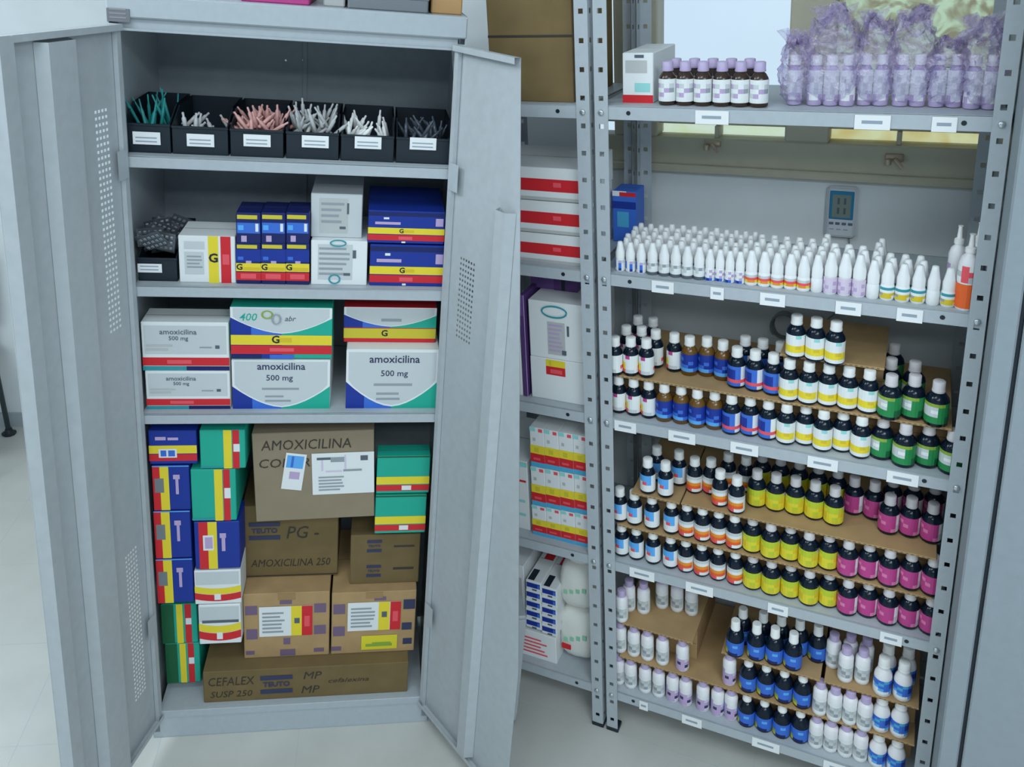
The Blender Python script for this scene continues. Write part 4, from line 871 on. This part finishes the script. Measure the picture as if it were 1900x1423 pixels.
# thermo-hygrometer on the wall
q0 = wp(1536, 342); q1 = wp(1588, 440); w = .085; h = q0.z - q1.z
th = empty('thermometer', 'R', ((q0.x + q1.x) / 2, YW, q1.z), 0, 'white digital thermometer with blue screen hung on the wall', 'thermometer')
w = q1.x - q0.x
m = MB(); m.box(-w / 2, w / 2, -.02, 0, 0, h, 0, .008); m.box(-w * .42, w * .42, -.024, -.018, h * .03, h * .97, 0, .004); m.build('casing', [mat('pale_blue_plastic', (164, 186, 204), .4)], th)
m = MB(); m.box(-w * .38, w * .38, -.0265, -.023, h * .38, h * .93, 0, .002); m.build('screen_bezel', [mat('blue_bezel', (34, 110, 156), .35)], th)
m = MB(); m.box(-w * .29, w * .29, -.0275, -.0262, h * .42, h * .86); sc = m.build('screen', [mat('lcd', (98, 120, 122), .3)], th)
m = MB()
for y in (.74, .55):
    for x in (-.13, .07): m.box(w * x, w * x + w * .07, -.0282, -.0274, h * y - h * .06, h * y + h * .06)
m.build('screen_digit', [INK], sc)
for i in range(4):
    m = MB(); m.box(-w * .36 + i * w * .2, -w * .22 + i * w * .2, -.026, -.0235, h * .27, h * .32, 0, .001); m.build('button', [mat('button_grey', (70, 96, 120), .5)], th)
for i in range(3):
    m = MB(); m.box(-w * .34 + i * w * .22, -w * .2 + i * w * .22, -.0248, -.0238, h * .17, h * .19); m.build('printed_mark', [INKG], th)
m = MB(); m.tube([(w * .3, -.01, .004), (w * .32, -.012, -.03), (w * .36, -.014, -.09), (w * .3, -.012, -.2), (-.1, -.014, -.34)], .0022, 6); m.build('cable', [mat('grey_cable', (110, 124, 134), .5)], th)
# coiled cable seen behind the third shelf bottles
m = MB(); c = unp('R', 1452, 610, 1, .40)
m.tube([(.03 * math.cos(t * .35) * (1 + .004 * t), .0 - .0006 * t, .038 * math.sin(t * .35)) for t in range(48)], .0035, 6)
tag(m.build('coiled_cable', [mat('dark_cable', (100, 118, 130), .5)], None, 'R', Matrix.Translation((c.x, .44, c.z))), 'coil of grey cable hanging on wall behind third shelf', 'cable')

# ------------------------------------------------------------------ goods on the second (left) rack
def c2(name, label, rect, Y, dep, body, art=(), text=(), z0=None, group=None, **k): return carton(name, label, BX, 'R', rect, Y, dep, body, art, text, group, z0, **k)
c2('cardboard_box', 'brown cardboard box on the top shelf of the left rack', (905, -60, 1062, 186), .03, .3, CARDD, [('u', (0, .49, 1, .51)), ('c', (.0, .84, .72, .9))], z0=z1)
zz = z2
for i, (va, vb) in enumerate(((432, 492), (372, 430), (310, 370))):
    c2('medicine_carton', 'white carton with red lower band, %s of three, second shelf of left rack' % ('bottom', 'middle', 'top')[i], (900, va, 1078, vb), .03, .25, 'W', [('R', (0, .28, 1, .66)), ('r', (.72, .42, .8, .56)), ('x', (0, 0, 1, .1))], z0=z2 if i == 0 else None)
for i, (va, vb) in enumerate(((668, 766), (562, 667))):
    o = c2('medicine_carton', ('white carton with yellow and red seal, lower, left rack', 'white carton with green stamp and printed note, upper, left rack')[i], (986 - 4 * i, va, 1084 - i, vb), .035, .26, 'W', ([('Y', (.3, .82, .66, .98)), ('R', (.3, .62, .66, .82)), ('r', (.38, .66, .6, .76)), ('y', (.36, .84, .4, .96))] if i == 0 else [('x', (.34, .08, .66, .66))] + lines('p', .36, .62, .12, .64, 7) + [('k', (.7, .44, .74, .62)), ('k', (.6, .1, .68, .18))] + [('T', q) for q in ring(.48, .84, .24, .11, .03)]), z0=TOPS[2] if i == 0 else None)
c2('medicine_carton', 'purple carton standing behind white cartons, left rack', (968, 548, 976, 752), .03, .2, 'v', [('P', (.9, 0, 1, 1)), ('V', (0, .8, .9, 1))], z0=TOPS[2])
c2('medicine_carton', 'dark purple carton lying on top behind, left rack', (985, 516, 1072, 566), .12, .15, 'V', [('v', (.5, 0, 1, 1)), ('K', (.66, 0, .74, 1)), ('V', (.08, .4, .3, .7))], over=o)
c2('medicine_carton', 'yellow and white carton at the far left, left rack', (930, 604, 967, 752), .03, .2, 'W', [('Y', (0, 0, .85, .72)), ('e', (.5, .1, .8, .2)), ('e', (.5, .3, .8, .4))], z0=TOPS[2])
ZBAND = unp('R', 984 + 13, 794, 1, .03).z + .006
for j, (va, vb) in enumerate(((794, 866), (868, 938), (940, 1012))):
    for i in range(4):
        ua = 984 + i * 26.6; sl = i * 5.0
        c2('medicine_carton', 'narrow white carton with yellow, red and blue bands, %s from left, %s row, left rack' % (ORD[i + 1], ('top', 'middle', 'bottom')[j]), (ua + j * 2, va + sl, ua + 26 + j * 2, vb + sl), .03, .2, 'W',
           [('s', (0, 0, 1, .12)), ('R', (0, .12, 1, .34)), ('Y', (0, .34, 1, .55)), ('y', (.28, .38, .6, .5)), ('t', (0, .9, .4, 1)), ('r', (.62, .9, .9, .98)), ('x', (.2, .66, .4, .74)), ('r', (.2, .18, .7, .24))], group='banded cartons on the left rack', z0=TOPS[3] if j == 2 else None)
c2('medicine_carton', 'white sack-like carton with pale green marks, fourth shelf of left rack', (920, 852, 981, 1014), .04, .24, 'W', [('t', (.5, .2, .9, .24)), ('t', (.5, .4, .9, .44)), ('R', (.6, .7, .95, .73)), ('t', (.5, .92, 1, .99))], z0=TOPS[3])
for i in range(2):
    c2('medicine_carton', 'flat grey carton lying on top of the banded cartons, %s one' % ('left', 'right')[i], (990 + i * 46, 752 + i * 9, 1034 + i * 46, 790 + i * 9), .1, .12, 'g', [('K', (.86, 0, .98, 1)), ('T', (.1, .4, .4, .6))], z0=ZBAND + .001)
o = c2('cardboard_box', 'white box with faint red printing, bottom shelf of left rack', (905, 1166, 1032, 1252), .03, .26, 'W', lines('r', .52, .9, .14, .8, 5), z0=TOPS[4])
c2('medicine_carton', 'white carton behind the blue-striped packs, bottom shelf of left rack', (930, 1046, 974, 1168), .045, .2, 'W', [('x', (.5, .1, .9, .8)), ('r', (.4, .04, .9, .1))], over=o)
for i in range(2):
    for j in range(5):
        ua = 976 + i * 29; vb = 1166 - j * 17.5 + i * 12
        c2('medicine_carton', 'white carton with dark blue stripe, %s from bottom, %s pile, left rack' % (ORD[j + 1], ('left', 'right')[i]), (ua, vb - 17, ua + 28, vb), .03, .22, 'W', [('B', (.05, .3, .92, .8)), ('b', (.75, .3, .92, .7)), ('k', (.4, .02, .7, .2))], group='blue-striped cartons on the left rack', topart=[('K', (.1, .02, .5, .25)), ('R', (.3, .5, .9, .7))])
PACKZ = TOPS[4] + .003
def sackb(u0, v0, u1, v1, Y, dep, label):
    a, b = unp('R', u0, v1, 1, Y), unp('R', u1, v0, 1, Y); w, h = b.x - a.x, b.z - a.z
    bm = bmesh.new(); bmesh.ops.create_uvsphere(bm, u_segments=18, v_segments=12, radius=1)
    for v in bm.verts:
        c = v.co.copy(); v.co = Vector((math.copysign(abs(c.x) ** .5, c.x) * w / 2 + random.uniform(-.002, .002), dep / 2 + math.copysign(abs(c.y) ** .5, c.y) * dep / 2, h / 2 + math.copysign(abs(c.z) ** .6, c.z) * h / 2 + random.uniform(-.002, .002)))
    m = MB(); m.addbm(bm, 0, True); bm.free()
    global PACKZ
    zr = PACKZ; PACKZ += h + .003
    o = m.build('soft_pack', [mat('white_film', (186, 206, 214), .35, 0, .03, 20, .3)], None, 'R', Matrix.Translation(((a.x + b.x) / 2, Y, zr))); tag(o, label, 'pack')
    t = MB(); 
    for k in range(4): x = w * (-.28 + .17 * k); t.box(x, x + w * .1, -.0012, .004, h * (.42 + .04 * k), h * (.50 + .04 * k), 0)
    t.build('printed_mark', [mat('pale_green_print', (120, 184, 168), .5)], o); return o
for i, (va, vb) in enumerate(((1216, 1284), (1160, 1218), (1112, 1162))):
    o = sackb(1036 + (i == 2) * 12, va, 1100, vb, .05, .2, 'soft white pack with pale green print, %s of three, left rack' % ('bottom', 'middle', 'top')[i])
    if i == 0:
        t = MB(); t.box(-.042, -.012, -.0016, .004, .052, .068); c = t.build('red_label', [pm('R')], o); c['label'] = 'red label'

# ------------------------------------------------------------------ grey steel locker at the right edge
def lx_(u, v, Y): return unp('R', u, v, 1, Y).x
YL = -.16; LOCK = mat('dull_grey_enamel', (.29, .33, .36), .45, 0, .03, 40, .04, .4, True)
x_side = lx_(1778, 1140, YL)
lk = empty('steel_locker', 'R', (x_side + .4, YL, 0), 0, 'closed grey steel locker cabinet standing right of the bottle rack', 'cabinet')
m = MB(); m.box(-.4, -.395, .004, .50, .03, 2.6); m.box(.395, .4, .004, .5, .03, 2.6); m.box(-.4, .4, .49, .5, .03, 2.6); m.box(-.4, .4, .0, .5, 2.59, 2.6); m.box(-.4, .4, .0, .5, .03, .06); m.build('carcass', [LOCK], lk)
m = MB(); m.box(-.402, -.362, -.002, .02, .03, 2.6, 0, .004); m.build('front_upright', LOCK, lk)
m = MB(); m.box(-.354, .35, -.004, .016, .05, 2.58, 0, .003); d = m.build('door', LOCK, lk)
m = MB(); m.box(.22, .30, -.01, -.003, 1.05, 1.17, 0, .002); m.tube([(.26, -.01, 1.13), (.26, -.035, 1.13), (.23, -.04, 1.08)], .006); m.build('handle', [CHROME], d)
m = MB(); m.box(-.361, -.355, .006, .02, .05, 2.58); m.build('door_gap', [BLACKP], lk)
m = MB(); m.box(-.39, .39, .02, .48, 0, .03); m.build('plinth', [BLACKP], lk)

# low grey cabinet whose foot shows past the right door
q = unp('L', 957, 1347, 2, 0.0)
nb = empty('low_cabinet', 'L', (q.x - .09, q.y, 0), 0, 'low grey steel cabinet whose foot shows past the open right door', 'cabinet')
m = MB(); m.box(-.09, .09, 0, .10, .02, .42, 0, .004); m.build('carcass', [STEELD], nb)
m = MB(); m.box(-.09, .09, -.004, .0, .05, .41, 0, .002); m.build('door', [STEELD], nb)
m = MB(); m.box(-.085, .085, .005, .095, 0, .02); m.build('plinth', [BLACKP], nb)
# chair whose foot shows at the left edge
c = unp('L', 12, 806, 2, 0.0)
ch = empty('chair', 'L', (c.x - .02, c.y, 0), math.radians(10), 'black metal-legged chair at the far left edge by the wall', 'chair')
CH = mat('black_tube_metal', (.02, .035, .045), .35, 0, 0, 1, 0, .5, True)
for sx, sy in ((0, 0), (-.42, 0), (0, -.40), (-.42, -.40)):
    m = MB(); m.tube([(sx + (.03 if sx == 0 else -.03), sy, .012), (sx, sy, .44)], .011, 8); l = m.build('leg', [CH], ch)
    m = MB(); m.lathe([(.030, 0), (.032, .006), (.018, .014), (.014, .03)], 10, 0, (sx + (.03 if sx == 0 else -.03), sy, 0)); m.build('rubber_foot', [BLACKP], l)
m = MB(); m.box(-.45, .03, -.43, .03, .44, .49, 0, .012); m.build('seat', [BLACKP], ch)
m = MB(); m.box(-.44, .02, .0, .03, .60, .92, 0, .012); m.tube([(-.40, .015, .46), (-.40, .015, .7)], .01); m.tube([(-.02, .015, .46), (-.02, .015, .7)], .01); m.build('backrest', [BLACKP], ch)
# ceiling lamp housings
for loc, wh in (((-.75, .75, 3.2), 'over the steel cabinet'), ((1.0, -.55, 3.2), 'over the bottle rack'), ((-2.3, 1.6, 3.2), 'over the left doorway floor')):
    m = MB(); m.box(-.66, .66, -.27, .27, .02, .1, 0, .005); o = m.build('ceiling_light', [STEEL], None, None, Matrix.Translation(loc))
    tag(o, 'white ceiling light panel ' + wh, 'light')
for o in bpy.data.objects:
    if 'wh' in o: del o['wh']; del o['zt']
